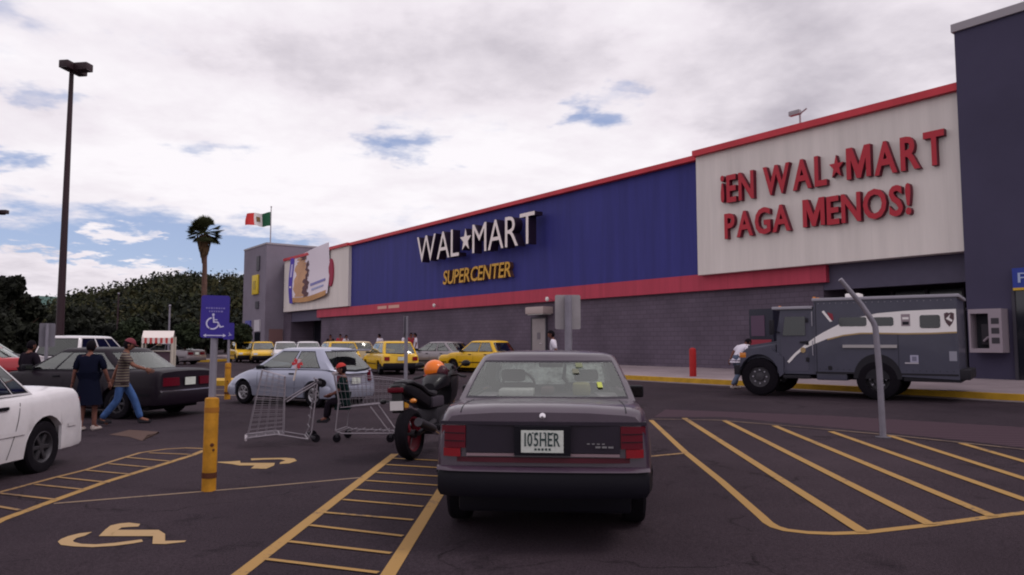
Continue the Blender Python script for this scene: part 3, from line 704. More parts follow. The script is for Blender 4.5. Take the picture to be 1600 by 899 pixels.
class Car:
    """x: 0 at the tail .. L at the nose, recentred when built so that +x is forward; y left"""
    def __init__(c, root, **k):
        c.r = root; c.__dict__.update(dict(endw=.91, endr=.45, zsill=.20, tyre=.30, tyre_w=.19, crown=.025, trim='black', glass='glass', nose=.10, tail=.05, low='paint', rim='rim'))
        c.__dict__.update(k); c.pm = MT[c.paint]
    def hw(c, x):
        e = min(x, c.L - x); f = c.endw + (1 - c.endw) * math.sqrt(max(0, 1 - (1 - min(e / c.endr, 1)) ** 2))
        return c.W / 2 * f
    def zt(c, x): return smooth_interp(c.top, x)
    def wx(c, x, z):
        """lean of nose and tail"""
        k = max(0, (z - .45) / .6)
        if x < .6: return x + c.tail * k * (1 - x / .6)
        if x > c.L - .8: return x - c.nose * k * (1 - (c.L - x) / .8)
        return x
    def zl(c, x):
        z = c.zsill + (c.__dict__.get('tailup', .10) * max(0, 1 - x / .6) ** .5) + (.06 * max(0, 1 - (c.L - x) / .5))
        for a in (c.ra, c.fa):
            d = abs(x - a); R_ = c.tyre + .055
            if d < R_: z = max(z, c.tyre + math.sqrt(R_ * R_ - d * d) - .0)
        return z
    PROF = [(.965, .03), (.985, .22), (1.0, .45), (.995, .65), (.975, .82), (.945, .93), (.90, .985), (.82, 1.0)]
    def ysurf(c, x, z):
        h = max(.05, c.zt(x) - c.zsill); k = (z - c.zsill) / h; P = c.PROF
        if k <= P[0][1]: f = P[0][0]
        elif k >= P[-1][1]: f = P[-1][0]
        else: f = interp([(b_, a) for a, b_ in P], k)
        return c.hw(x) * f
    def body(c):
        xs = set([0, .02, .06, .13, .22, .35, .5, c.L, c.L - .02, c.L - .06, c.L - .13, c.L - .24, c.L - .38, c.L - .55])
        n = 26
        for i in range(n): xs.add(round(.6 + (c.L - 1.2) * i / (n - 1), 4))
        for a in (c.ra, c.fa):
            R_ = c.tyre + .055
            for q in range(13): xs.add(round(a - R_ * math.cos(math.pi * q / 12), 4))
            xs.add(round(a - R_ - .012, 4)); xs.add(round(a + R_ + .012, 4))
        for p in c.top: xs.add(p[0])
        xs = sorted(xs); xs = [x for i, x in enumerate(xs) if i == 0 or x - xs[i - 1] > .006]
        mb = MB(); rings = []
        for x in xs:
            zt = c.zt(x); zl = c.zl(x); h = zt - c.zsill; w_ = c.hw(x)
            half = [(0, zl), (w_ * .90, zl)]
            last = zl
            for f, k in c.PROF:
                z = max(c.zsill + k * h, last + .003); last = z
                half.append((w_ * f if k > .1 or zl < c.zsill + .05 else c.ysurf(x, z), min(z, zt + .0)))
            half += [(w_ * .45, zt + c.crown * .8), (0, zt + c.crown)]
            rings.append([(x, y, z) for y, z in half] + [(x, -y, z) for y, z in half[-2:0:-1]])
        L_ = len(rings[0]); vs = [(c.wx(*((p[0], p[2]))), p[1], p[2]) for r_ in rings for p in r_]
        fs = []; fd = []
        for i in range(len(rings) - 1):
            for k in range(L_):
                q = (i * L_ + k, i * L_ + (k + 1) % L_, (i + 1) * L_ + (k + 1) % L_, (i + 1) * L_ + k)
                xm = (xs[i] + xs[i + 1]) / 2
                under = k in (0, L_ - 1)
                inside = (8 <= k < L_ - 8 and k not in (8, L_ - 9)) and c.gr[0] + .12 < xm < c.gf[0] - .12
                (fd if under or inside else fs).append(q)
        fs.append(tuple(range(L_))); fs.append(tuple(range((len(rings) - 1) * L_, len(rings) * L_)))
        mb.add(vs, fs, c.pm)
        k0 = mb.mi(MT['interior'])
        for f in fd: mb.f.append(list(f)); mb.m.append(k0)
        c.bd = mb.build('body', c.r, 40)
    def cabin(c, sidewins, rear=(-.86, .86), front=(-.9, .9), wins=('rear_window', 'windshield'), roofmat=None):
        """gr=(x at belt, x at roof), gf likewise; sidewins: intervals of the side, 0 rear .. 1 front"""
        (xr0, xr1), (xf0, xf1) = c.gr, c.gf
        w0 = c.W / 2 * c.gw[0]; w1 = c.W / 2 * c.gw[1]; zr = c.roof; e = .018
        ysam = sorted(set([-1, rear[0] - e, rear[0], -.5, 0, .5, rear[1], rear[1] + e, 1])); fsam = sorted(set([-1, front[0] - e, front[0], -.5, 0, .5, front[1], front[1] + e, 1]))
        ss = set([0, 1])
        for a, b_ in sidewins: ss |= {a - .012, a, b_, b_ + .012, (a + b_) / 2}
        ss = sorted(ss)
        T = [0, .05, .10, .3, .5, .7, .88, .93, 1.0]
        def bow(u): return 1 - u * u
        seq = []           # (kind, u, seg)
        for y in ysam[:-1]: seq.append(('R', y))
        # rear runs y=-1 (right) to +1 (left); left side goes rear to front; front runs +1 to -1; right side front to rear
        for s_ in ss[:-1]: seq.append(('L', s_))
        for y in fsam[::-1][:-1]: seq.append(('F', y))
        for s_ in ss[::-1][:-1]: seq.append(('Q', s_))
        rc = c.__dict__.get('rc', .10)
        def P(kind, u, t, inset=0, z=None):
            tt = t + .10 * t * (1 - t)
            xr = xr0 + (xr1 - xr0) * tt; xf = xf0 + (xf1 - xf0) * tt; wd = w0 + (w1 - w0) * (t * t * .45 + t * .55)
            xr += inset; xf -= inset; wd -= inset
            br, bf, bs_ = .09, .14, .025
            if kind == 'R': x = xr - br * bow(u) + rc * abs(u) ** 6 * .9; y = u * wd * (1 - .03 * abs(u) ** 6)
            elif kind == 'F': x = xf + bf * bow(u) - rc * abs(u) ** 6 * .9; y = u * wd * (1 - .03 * abs(u) ** 6)
            else:
                xa = xr + rc * .9; xb = xf - rc * .9
                x = xa + (xb - xa) * u; y = (wd * .97 + bs_ * bow(2 * u - 1)) * (1 if kind == 'L' else -1)
            zb = c.zt(min(max(x, 0), c.L)) + c.crown * .3 - .015
            zz = zb + (zr - zb) * t if z is None else z
            return (x, y, zz)
        n = len(seq); lv = []
        for t in T: lv.append([P(k_, u, t) for k_, u in seq])
        for ins, dz in ((.03, .022), (.10, .04), (.25, .055), (.45, .062)):
            lv.append([P(k_, u, 1, ins, zr + dz) for k_, u in seq])
        frame = MB(); tr = MT[c.trim]; fm = c.pm; groups = {}
        allv = [p for l in lv for p in l]
        def kind_of(i):
            k_, u = seq[i]; k2, u2 = seq[(i + 1) % n]
            if k_ == 'R': mid = (u + (u2 if k2 == 'R' else 1)) / 2; return ('R', mid)
            if k_ == 'F': mid = (u + (u2 if k2 == 'F' else -1)) / 2; return ('F', mid)
            mid = (u + (u2 if k2 == k_ else (1 if k_ == 'L' else 0))) / 2; return (k_, mid)
        ff, ft, fr_ = [], [], []
        for j in range(len(lv) - 1):
            for i in range(n):
                q = (j * n + i, j * n + (i + 1) % n, (j + 1) * n + (i + 1) % n, (j + 1) * n + i)
                if j >= len(T) - 1: fr_.append(q); continue
                tm = (T[j] + T[j + 1]) / 2; k_, u = kind_of(i); wi = None; near = False
                if k_ == 'R':
                    if rear[0] < u < rear[1]: wi = 'R'
                    elif rear[0] - e - .001 < u < rear[1] + e + .001: near = True
                elif k_ == 'F':
                    if front[0] < u < front[1]: wi = 'F'
                    elif front[0] - e - .001 < u < front[1] + e + .001: near = True
                else:
                    for a_i, (a, b_) in enumerate(sidewins):
                        if a < u < b_: wi = (k_, a_i)
                        elif a - .0125 < u < b_ + .0125: near = True
                if wi is not None and .10 < tm < .88: groups.setdefault(wi, []).append(q)
                elif (wi is not None and .05 < tm < .93) or (near and .05 < tm < .93): ft.append(q)
                else: ff.append(q)
        fr_.append(tuple(range((len(lv) - 1) * n, len(lv) * n)))
        frame.add(allv, ff + fr_, fm); k0 = frame.mi(tr)
        for f in ft: frame.f.append(list(f)); frame.m.append(k0)
        c.cb = frame.build('cabin', c.r, 45)
        for g_, fl_ in groups.items():
            nm = {'R': wins[0], 'F': wins[1]}.get(g_, 'side_window'); mb = MB(); mb.add(allv, fl_, MT[c.rglass] if g_ == 'R' and hasattr(c, 'rglass') else MT[c.glass])
            o = mb.build(nm, c.r, 60)
            bm = bmesh.new(); bm.from_mesh(o.data); bmesh.ops.delete(bm, geom=[v for v in bm.verts if not v.link_faces], context='VERTS'); bm.to_mesh(o.data); bm.free()
        c.P = P
    def seats(c, xs=None):
        xm = c.gr[1] + .15; xf = (c.gr[0] + c.gf[0]) / 2 + .1; zb = c.zt(xf) - .25
        for x, s_ in ((xf, 1), (xf, -1)):
            m = MB(); m.rbox(x - .07, x + .06, s_ * .36 - .23, s_ * .36 + .23, zb, zb + .38, .04, MT['seat']); m.rbox(x - .05, x + .05, s_ * .36 - .12, s_ * .36 + .12, zb + .36, zb + .5, .04, MT['seat']); m.build('seat', c.r)
        m = MB(); m.rbox(xm, xm + .14, -.6, .6, zb, zb + .33, .05, MT['seat']); m.build('rear_seat', c.r)
    def wheels(c, steer=0):
        proto = None
        for a in (c.ra, c.fa):
            for s_ in (1, -1):
                r_, w_ = c.tyre, c.tyre_w
                if proto is None:
                    m = MB(); m.lathe([(r_ * .62, -w_ * .42), (r_ * .80, -w_ * .5), (r_ * .94, -w_ * .46), (r_, -w_ * .34), (r_ * 1.0, w_ * .34), (r_ * .94, w_ * .46), (r_ * .80, w_ * .5), (r_ * .62, w_ * .42), (r_ * .62, -w_ * .42)], MT['rubber'], 30)
                    tm = m.mesh('wheel'); m = MB(); rm = MT[c.rim]
                    m.lathe([(r_ * .63, -w_ * .3), (r_ * .63, w_ * .40), (r_ * .58, w_ * .43), (r_ * .54, w_ * .36), (r_ * .50, w_ * .12), (0.001, w_ * .10)], rm, 30)
                    m.lathe([(r_ * .15, w_ * .1), (r_ * .14, w_ * .34), (.001, w_ * .36)], rm, 14)
                    for k_ in range(6):
                        A = Matrix.Rotation(k_ * math.pi / 3, 4, 'Z'); m.rbox(r_ * .1, r_ * .57, -r_ * .075, r_ * .075, w_ * .13, w_ * .32, r_ * .02, rm, A)
                    for k_ in range(6):
                        A = Matrix.Rotation((k_ + .5) * math.pi / 3, 4, 'Z'); m.box(r_ * .2, r_ * .48, -r_ * .07, r_ * .07, w_ * .115, w_ * .125, MT['black'], A)
                    km = m.mesh('rim'); proto = True
                o = bpy.data.objects.new('wheel', tm); C.objects.link(o); o.parent = c.r
                o.location = (a - c.L / 2, s_ * (c.W / 2 - w_ * .62), r_); o.rotation_euler = (R(-90) * s_, 0, 0)
                k_ = bpy.data.objects.new('rim', km); C.objects.link(k_); k_.parent = o
    def strip(c, pts, wd, m, off=.006, side=1, th=None):
        """thin strip lying on the side surface; pts (x,z)"""
        vs = []; n = len(pts)
        for i, (x, z) in enumerate(pts):
            a = Vector(pts[max(i - 1, 0)]); b_ = Vector(pts[min(i + 1, n - 1)]); d = (b_ - a).normalized(); nx = Vector((-d.y, d.x)) * wd / 2
            for q in (-1, 1):
                xx, zz = x + nx.x * q, z + nx.y * q; vs.append((c.wx(xx, zz), side * (c.ysurf(xx, zz) + off), zz))
        return vs, [(2 * i, 2 * i + 2, 2 * i + 3, 2 * i + 1) for i in range(n - 1)], m
    def sides(c, seams=(), mould=None, handles=(), mouldmat='black', mw=.04):
        m = MB()
        for s_ in (1, -1):
            for sm in seams:
                P_ = [(sm[0][0] + (sm[-1][0] - sm[0][0]) * k_ / 8, sm[0][1] + (sm[-1][1] - sm[0][1]) * k_ / 8) for k_ in range(9)]
                m.add(*c.strip(P_, .010, MT['black'], .003, s_))
        if seams: m.build('door_seam', c.r)
        if mould:
            for s_ in (1, -1):
                m = MB(); z = mould; x = .15
                segs = [(.2, c.ra - c.tyre - .1), (c.ra + c.tyre + .09, c.fa - c.tyre - .09), (c.fa + c.tyre + .1, c.L - .2)]
                for a, b_ in segs:
                    P_ = [(a + (b_ - a) * k_ / 12, z) for k_ in range(13)]; m.add(*c.strip(P_, mw, MT[mouldmat], .012, s_))
                m.build('side_moulding', c.r)
        for (x, z) in handles:
            for s_ in (1, -1):
                m = MB(); y = c.ysurf(x, z) * s_; m.rbox(x - .08, x + .08, min(y, y + .02 * s_) - .003, max(y, y + .02 * s_) + .003, z - .018, z + .018, .006, MT['black']); m.build('door_handle', c.r)
    def bumper(c, rear, z0, z1, m, out=.05, side=.45, trimm=None):
        """wrap round bumper"""
        W2 = c.W / 2 * c.endw; pl = []
        for k_ in range(-10, 11):
            u = k_ / 10; pl.append((-out - .04 * (1 - u * u) + (0 if abs(u) < .8 else (abs(u) - .8) ** 2 * 1.5), u * (W2 + .015)))
        pts = [(side, -(c.W / 2 * .985 + .012)), (side * .5, -(c.W / 2 * .965 + .015))] + [(a + .012, b_) for a, b_ in pl] + [(side * .5, c.W / 2 * .965 + .015), (side, c.W / 2 * .985 + .012)]
        mb = MB(); prof = [(.10, z0), (.02, z0 + .0), (.0, z0 + .035), (-.0, z1 - .035), (.015, z1), (.12, z1 + .004)]
        vs = []; n = len(pts)
        for i, (x, y) in enumerate(pts):
            a = Vector(pts[max(i - 1, 0)]); b_ = Vector(pts[min(i + 1, n - 1)]); d = (b_ - a).normalized(); nn_ = Vector((d.y, -d.x))   # inward
            if nn_.dot(Vector((.5 - x, -y))) < 0: nn_ = -nn_
            for ins, z in prof:
                q = Vector((x, y)) + nn_ * ins * (1 if 1 < i < n - 2 else .3); xx = q.x if rear else c.L - q.x; vs.append((xx, q.y, z))
        k_ = len(prof); fs = [(i * k_ + j, (i + 1) * k_ + j, (i + 1) * k_ + j + 1, i * k_ + j + 1) for i in range(n - 1) for j in range(k_ - 1)]
        fs += [tuple(range(k_)), tuple(range((n - 1) * k_, n * k_))]
        mb.add(vs, fs, m); return mb.build('bumper', c.r)
    def endlamp(c, rear, y0, y1, z0, z1, m, name, th=.03, wrap=0.0, side=0):
        """lamp block following the end of the body"""
        for s_ in ((1, -1) if side == 0 else (side,)):
            mb = MB(); nu = 6; vs = []
            for i in range(nu + 1):
                y = y0 + (y1 - y0) * i / nu
                for z in (z0, z1):
                    xx = c.wx(0, z) if rear else c.wx(c.L, z)
                    cv = wrap * ((y - y0) / (y1 - y0)) ** 3
                    xo = xx - th + cv if rear else xx + th - cv; xi = xx + .05 + cv if rear else xx - .05 - cv
                    vs += [(xo, s_ * y, z), (xi, s_ * y, z)]
            fs = []
            for i in range(nu):
                a = i * 4; b_ = a + 4
                fs += [(a, b_, b_ + 2, a + 2), (a + 1, a + 3, b_ + 3, b_ + 1), (a, a + 1, b_ + 1, b_), (a + 2, b_ + 2, b_ + 3, a + 3)]
            fs += [(0, 2, 3, 1), (nu * 4, nu * 4 + 1, nu * 4 + 3, nu * 4 + 2)]
            mb.add(vs, fs, m); mb.build(name, c.r, 30)
    def mirrors(c, x, z, size=.1, sides_=(1, -1), m='black'):
        for s_ in sides_:
            y = c.W / 2 * c.gw[0] * .97
            mb = MB(); mb.rbox(x - .04, x + .07, min(s_ * (y + .05), s_ * (y + .05 + size * 2)), max(s_ * (y + .05), s_ * (y + .05 + size * 2)), z, z + size * 1.15, .025, MT[m])
            mb.box(x - .01, x + .05, min(s_ * (y - .04), s_ * (y + .07)), max(s_ * (y - .04), s_ * (y + .07)), z, z + .06, MT[m]); o = mb.build('mirror', c.r)
            mb = MB(); mb.box(x - .046, x - .041, min(s_ * (y + .075), s_ * (y + .035 + size * 2)), max(s_ * (y + .075), s_ * (y + .035 + size * 2)), z + .02, z + size * 1.15 - .02, MT['glass_dark']); mb.build('mirror_glass', o)
    def plate(c, z, w_=.30, h_=.15, x=None, text=None, rear=True):
        x = (c.wx(0, z) - .035) if x is None else x
        mb = MB(); mb.box(x - .008, x, -w_ / 2, w_ / 2, z - h_ / 2, z + h_ / 2, MT['plate']); o = mb.build('licence_plate', c.r)
        if text:
            mb = MB(); xx = -w_ / 2 + .025; tot = w_ - .05; gl = [glyph(q, None, .002, .012) for q in text]; sw = sum(q[2] for q in gl) + .14 * (len(text) - 1); sx = tot / sw; p = 0
            for v, f, wd in gl:
                mb.add([(x - .012 + q.y, -(-w_ / 2 + .025 + (p + q.x) * sx), z - h_ * .20 + q.z * h_ * .62 / .73) for q in v], f, MT['plate_ink']); p += wd + .14
            for k_ in range(5): mb.box(x - .0105, x - .008, -.06 + k_ * .025, -.045 + k_ * .025, z - h_ * .40, z - h_ * .30, MT['plate_ink'])
            for k_ in range(6): mb.box(x - .0105, x - .008, -.08 + k_ * .028, -.066 + k_ * .028, z + h_ * .36 - .0, z + h_ * .36 + .008, MT['plate_ink'])
            mb.build('lettering', o)
    def under(c):
        mb = MB(); mb.rbox(.35, c.L - .35, -c.W / 2 * .80, c.W / 2 * .80, .17, c.zsill + .14, .03, MT['black']); mb.build('underbody', c.r)
    def finish(c):
        for o in kids(c.r):
            if o.name.startswith('wheel'): continue
            if o.type == 'MESH': o.data.transform(Matrix.Translation((-c.L / 2, 0, 0)))
            for q in kids(o): q.data.transform(Matrix.Translation((-c.L / 2, 0, 0)))

def vehicle(name, label, cat, group=None): return thing(name, label, cat, (0, 0, 0), 0, group)
def park(root, x, y, azd):
    """azd: heading in degrees, 0 = away from the camera, positive to the right"""
    root.location = (x, y, gz(x, y)); root.rotation_euler = (0, 0, R(90 - azd))

# ---- the near plum sedan
def sedan_profile(L, deck=.96, belt=.96, hood=.90, rb=1.05, fb=3.3, tail=.90, nose=.62):
    return [(0, tail), (.10, deck - .015), (.3, deck), (rb, belt + .0), ((rb + fb) / 2, belt - .005), (fb, belt - .02), (fb + .4, hood + .01), (L - .5, hood - .08), (L - .12, nose + .1), (L, nose)]
r0 = vehicle('parked_sedan', 'plum grey sedan parked rear towards the viewer with plate 105HER', 'car')
c = Car(r0, paint='plum', L=4.55, W=1.635, ra=.88, fa=3.55, tyre=.305, tyre_w=.185, top=sedan_profile(4.55, deck=.985, belt=.975, hood=.92, rb=1.05, fb=3.25, tail=.93), gr=(.88, 1.58), gf=(3.42, 2.62), gw=(.94, .78), roof=1.315,
        endw=.90, endr=.8, tail=.06, rglass='glass_bright', trim='plum_dark', crown=.02, zsill=.22, tailup=.24)
c.body(); c.cabin([(.05, .36), (.42, .67), (.70, .965)], rear=(-.90, .90)); c.wheels(); c.under()
c.sides(seams=[((1.25, .25), (1.25, .94)), ((2.2, .25), (2.15, .94)), ((3.15, .25), (3.15, .94))], mould=.50, handles=[(1.45, .84), (2.35, .84)], mouldmat='plum_dark')
c.bumper(True, .37, .55, MT['black'], out=.09, side=.55); c.bumper(False, .25, .52, MT['plum'], out=.06)
m = MB()
for k_ in range(16):
    a = -.755 + k_ * .094375; b_ = a + .094375; f_ = lambda y: -.122 - .035 * (1 - (y / .755) ** 2) + (0 if abs(y) < .60 else (abs(y) - .60) ** 2 * 1.9)
    m.add([(f_(a) + .03, a, .552), (f_(b_) + .03, b_, .552), (f_(b_) + .055, b_, .572), (f_(a) + .055, a, .572), (f_(a) + .13, a, .574), (f_(b_) + .13, b_, .574)], [(0, 1, 2, 3), (3, 2, 5, 4)], MT['plum'])
m.build('bumper_top_trim', r0)
c.endlamp(True, .0, .735, .60, .635, MT['red_strip'], 'red_strip', .030, .05)
c.endlamp(True, .20, .545, .645, .664, MT['trim_pale'], 'bright_strip', .032)
c.endlamp(True, 0, .55, .668, .86, MT['plum_dark'], 'tail_panel', .028)
c.endlamp(True, .555, .735, .70, .855, MT['red_lens'], 'taillight', .034, .05)
c.endlamp(True, .59, .732, .640, .697, MT['red_lens_low'], 'reverse_light', .036, .05)
c.endlamp(True, .0, .742, .862, .885, MT['plum_dark'], 'panel_lip', .045, .05)
for z_ in (.745, .80):
    c.endlamp(True, .56, .732, z_, z_ + .006, MT['black'], 'lens_divider', .037, .05)
for s_ in (1, -1):
    m = MB(); m.tube([(c.wx(x_, c.zt(x_)), s_ * .60, c.zt(x_) + .004) for x_ in (.03, .10, .3, .6, .86)], .004, MT['black'], 5); m.build('boot_seam', r0)
m = MB(); m.box(-.045, 0, -.20, .20, .655, .86, MT['black']); m.build('plate_recess', r0)
c.plate(.755, .30, .155, x=-.047, text='105HER')
m = MB(); m.lathe([(.022, 0), (.022, .015), (.001, .02)], MT['chrome'], 14, Matrix.Translation((.035, 0, .925)) @ Matrix.Rotation(R(-80), 4, 'Y')); m.build('boot_lock', r0)
m = MB()
for k_ in range(3): m.box(-.034, -.0285, -.50 + k_ * .045, -.465 + k_ * .045, .71, .722, MT['seat'])
for k_ in range(4): m.box(-.034, -.0285, -.44 + k_ * .035, -.42 + k_ * .035, .735, .742, MT['seat'])
m.build('badge', r0)
c.mirrors(3.12, .84, .115); 
# things in the rear window: stickers, shelf papers, head restraints
for (y, z0, w_, h_, col, nm) in ((-.62, .22, .035, .045, (.55, .60, .12), 'window_sticker'), (-.42, .80, .055, .04, (.22, .24, .14), 'window_sticker'), (-.36, .62, .05, .04, (.20, .20, .15), 'window_sticker')):
    # placed on the inside of the glass
    a = Vector(c.P('R', y - w_ / 1.2, .12 + z0 * .8)); b_ = Vector(c.P('R', y + w_ / 1.2, .12 + z0 * .8)); d_ = Vector(c.P('R', y + w_ / 1.2, .12 + z0 * .8 + h_ * 2.6)); e_ = Vector(c.P('R', y - w_ / 1.2, .12 + z0 * .8 + h_ * 2.6))
    mb = MB(); off = Vector((-.006, 0, .004)); mb.add([q + off for q in (a, b_, d_, e_)] + [q + off * .3 for q in (a, b_, d_, e_)], [(0, 1, 2, 3), (4, 7, 6, 5), (0, 4, 5, 1), (1, 5, 6, 2), (2, 6, 7, 3), (3, 7, 4, 0)], mat('sticker', tuple(q * .75 for q in col), .6)); mb.build(nm, r0)
m = MB(); m.rbox(1.12, 1.42, .12, .42, .99, 1.045, .01, MT['plate']); m.build('shelf_papers', r0)
# pale shade added behind the windscreen to brighten the rear window, head restraints, mirror and the things left inside
m = MB(); vs = []; nu, nv = 34, 8
for j in range(nv + 1):
    for i in range(nu + 1):
        u = -.80 + 1.6 * i / nu; q = Vector(c.P('F', u, .06 + .82 * j / nv)); z_ = (i % 2) * .035 + .02 * mnoise.noise(Vector((u * 5, j * .6, 0))); vs.append(q + Vector((-.07 - z_, 0, -.02)))
m.add(vs, [(j * (nu + 1) + i, j * (nu + 1) + i + 1, (j + 1) * (nu + 1) + i + 1, (j + 1) * (nu + 1) + i) for j in range(nv) for i in range(nu)], MT['shade']); m.build('sun_shade', r0, 20)
dk = mat('headrest_dark', (.03, .026, .032), .9)
for y_ in (.36, -.36):
    m = MB(); m.rbox(1.98, 2.12, y_ - .22, y_ + .22, .80, 1.06, .05, dk); m.build('seat_back', r0)
    m = MB(); m.rbox(1.99, 2.09, y_ - .12, y_ + .12, 1.07, 1.19, .04, dk); m.tube([(2.04, y_ - .05, 1.0), (2.04, y_ - .05, 1.1)], .01, MT['chrome'], 6); m.build('head_restraint', r0)
m = MB(); m.rbox(2.62, 2.66, -.13, .13, 1.19, 1.25, .015, dk); m.build('rear_view_mirror', r0)
m = MB(); m.tube([(2.75 + .02 * math.sin(k_), .36 + .18 * math.cos(k_ * math.pi / 8), .98 + .16 * math.sin(k_ * math.pi / 8)) for k_ in range(16)], .014, dk, 8, closed=True); m.build('steering_wheel', r0)
m = MB(); m.rbox(1.15, 1.45, -.38, -.22, .99, 1.10, .04, mat('cushion_olive', (.20, .19, .07), .9)); m.build('cushion', r0)
m = MB(); m.rbox(1.2, 1.5, -.06, .06, .99, 1.06, .03, mat('box_brown', (.10, .07, .07), .9)); m.build('tissue_box', r0)
m = MB(); m.tube([(1.7, -.16, 1.26), (1.72, -.14, 1.12), (1.70, -.22, 1.02)], [.012, .02, .012], dk, 6); m.build('hanging_strap', r0)
m = MB(); m.rbox(1.05, 1.75, -.62, .62, .965, .985, .005, mat('parcel_shelf', (.22, .2, .22), .8)); m.build('parcel_shelf', r0)
c.finish()
az_ = 4.4; cx, cy = .285, 6.2      # rear axle on the ground
park(r0, cx + math.sin(R(az_)) * (2.275 - .88), cy + math.cos(R(az_)) * (2.275 - .88), az_)

def place_by_axle(root, car, px, py, azd, side, axle='r'):
    """put the wheel (rear/front, side +1 left / -1 right) on the ground point under a photo pixel"""
    g_ = G(px, py); h = Vector((math.sin(R(azd)), math.cos(R(azd)), 0)); lf = Vector((-h.y, h.x, 0)); ax = (car.ra if axle == 'r' else car.fa) - car.L / 2
    p = Vector((g_.x, g_.y, 0)) - h * ax - lf * side * (car.W / 2 - .1); park(root, p.x, p.y, azd)

# ---- white sedan at the left edge
r1 = vehicle('parked_sedan', 'white sedan cut by the left edge, rear quarter and wheel showing', 'car')
c = Car(r1, paint='cab_white', L=4.4, W=1.68, ra=.78, fa=3.38, tyre=.30, top=sedan_profile(4.5, deck=.96, belt=.93, hood=.9, rb=1.0, fb=3.2), gr=(.86, 1.36), gf=(3.35, 2.55), gw=(.93, .76), roof=1.34, endw=.92, endr=.4, rim='rim_dark', zsill=.2)
c.body(); c.cabin([(.03, .13), (.16, .50), (.54, .95)]); c.seats(); c.wheels(); c.under()
c.sides(seams=[((1.42, .25), (1.2, .92)), ((2.25, .25), (2.2, .92)), ((3.2, .25), (3.2, .92))], mould=.52, handles=[(1.52, .80), (2.4, .80)], mouldmat='cab_white', mw=.05)
c.bumper(True, .24, .55, MT['cab_white'], .07, .5); c.bumper(False, .24, .55, MT['cab_white'], .07, .5)
c.endlamp(True, .45, .75, .66, .82, MT['red_lens'], 'taillight'); c.endlamp(False, .45, .75, .55, .68, MT['lamp'], 'headlight'); c.plate(.72); c.mirrors(2.95, .93)
c.finish(); place_by_axle(r1, c, 57, 738, 180, 1)

# ---- dark sedan, tail to the right
r2 = vehicle('moving_sedan', 'dark maroon sedan with white plate behind the two walkers', 'car')
c = Car(r2, paint='maroon', L=4.6, W=1.74, ra=.98, fa=3.65, tyre=.30, top=sedan_profile(4.6, deck=.95, belt=.93, hood=.88, rb=1.05, fb=3.3, tail=.90), gr=(.80, 1.42), gf=(3.45, 2.6), gw=(.90, .72), roof=1.33, endw=.92, endr=.4, rglass='glass_bright', rim='rim_dark')
c.body(); c.cabin([(.06, .36), (.42, .67), (.70, .955)], rear=(-.88, .88)); c.seats(); c.wheels(); c.under()
c.sides(seams=[((1.3, .25), (1.3, .92)), ((2.3, .25), (2.25, .92)), ((3.3, .25), (3.3, .92))], mould=.48, handles=[(1.5, .82), (2.45, .82)])
c.bumper(True, .28, .54, MT['maroon'], .08, .5); c.bumper(False, .25, .52, MT['maroon'], .07, .5)
c.endlamp(True, .30, .79, .64, .80, MT['red_lens'], 'taillight', .03, .05); c.endlamp(False, .45, .78, .55, .68, MT['lamp'], 'headlight'); c.plate(.72); c.mirrors(3.1, .93)
c.endlamp(True, .0, .8, .535, .56, MT['chrome'], 'chrome_strip', .085, .05)
c.finish(); place_by_axle(r2, c, 272, 643, -75, -1)

# ---- silver three-door hatchback
r3 = vehicle('moving_hatchback', 'silver blue three door hatchback in the aisle behind the trolleys', 'car')
top = [(0, .80), (.06, .86), (.25, .90), (.9, .90), (1.9, .885), (2.75, .87), (3.1, .80), (3.5, .66), (3.68, .50), (3.73, .46)]
c = Car(r3, paint='silver', L=3.73, W=1.6, ra=.62, fa=3.06, tyre=.285, tyre_w=.17, top=top, gr=(.06, .55), gf=(2.85, 1.95), gw=(.93, .74), roof=1.36, endw=.86, endr=.7, nose=.22, tail=.10, trim='black', crown=.03)
c.body(); c.cabin([(.12, .44), (.50, .93)], rear=(-.84, .84)); c.seats(); c.wheels(); c.under()
c.sides(seams=[((1.25, .25), (1.2, .87)), ((2.5, .25), (2.55, .86))], mould=.47, handles=[(1.35, .78)], mouldmat='silver')
c.bumper(True, .22, .5, MT['silver'], .04, .4); c.bumper(False, .2, .46, MT['silver'], .02, .4)
c.endlamp(True, .46, .66, .60, .86, MT['red_lens'], 'taillight', .03, .08); c.endlamp(False, .38, .62, .56, .66, MT['lamp'], 'headlight', .0, .10); c.plate(.62); c.mirrors(2.35, .88, .085)
m = MB(); m.rbox(.02, .30, -.55, .55, 1.33, 1.37, .015, MT['silver']); m.build('spoiler', r3)
c.finish(); place_by_axle(r3, c, 377, 631, -60, 1, 'f'); r3.scale = (.94, .94, .94)
hatch = (r3, c)

# ---- taxis
r4 = vehicle('taxi_hatchback', 'yellow hatchback taxi seen from behind, just right of the silver car', 'taxi', 'yellow taxis by the store')
top = [(0, .78), (.05, .86), (.3, .90), (.9, .90), (1.9, .89), (2.8, .87), (3.4, .80), (3.75, .68), (3.85, .6)]
c = Car(r4, paint='yellow_paint', L=3.85, W=1.62, ra=.75, fa=3.15, tyre=.28, tyre_w=.17, top=top, gr=(.10, .50), gf=(2.85, 2.15), gw=(.92, .76), roof=1.37, endw=.93, endr=.4, nose=.1, rim='rim_dark')
c.body(); c.cabin([(.07, .30), (.35, .64), (.68, .95)], rear=(-.84, .84)); c.seats(); c.wheels(); c.under()
c.sides(seams=[((1.2, .25), (1.2, .87)), ((2.0, .25), (2.0, .87)), ((2.85, .25), (2.85, .86))], mould=.45)
c.bumper(True, .25, .50, MT['black'], .06, .45); c.bumper(False, .25, .5, MT['black'], .06, .4)
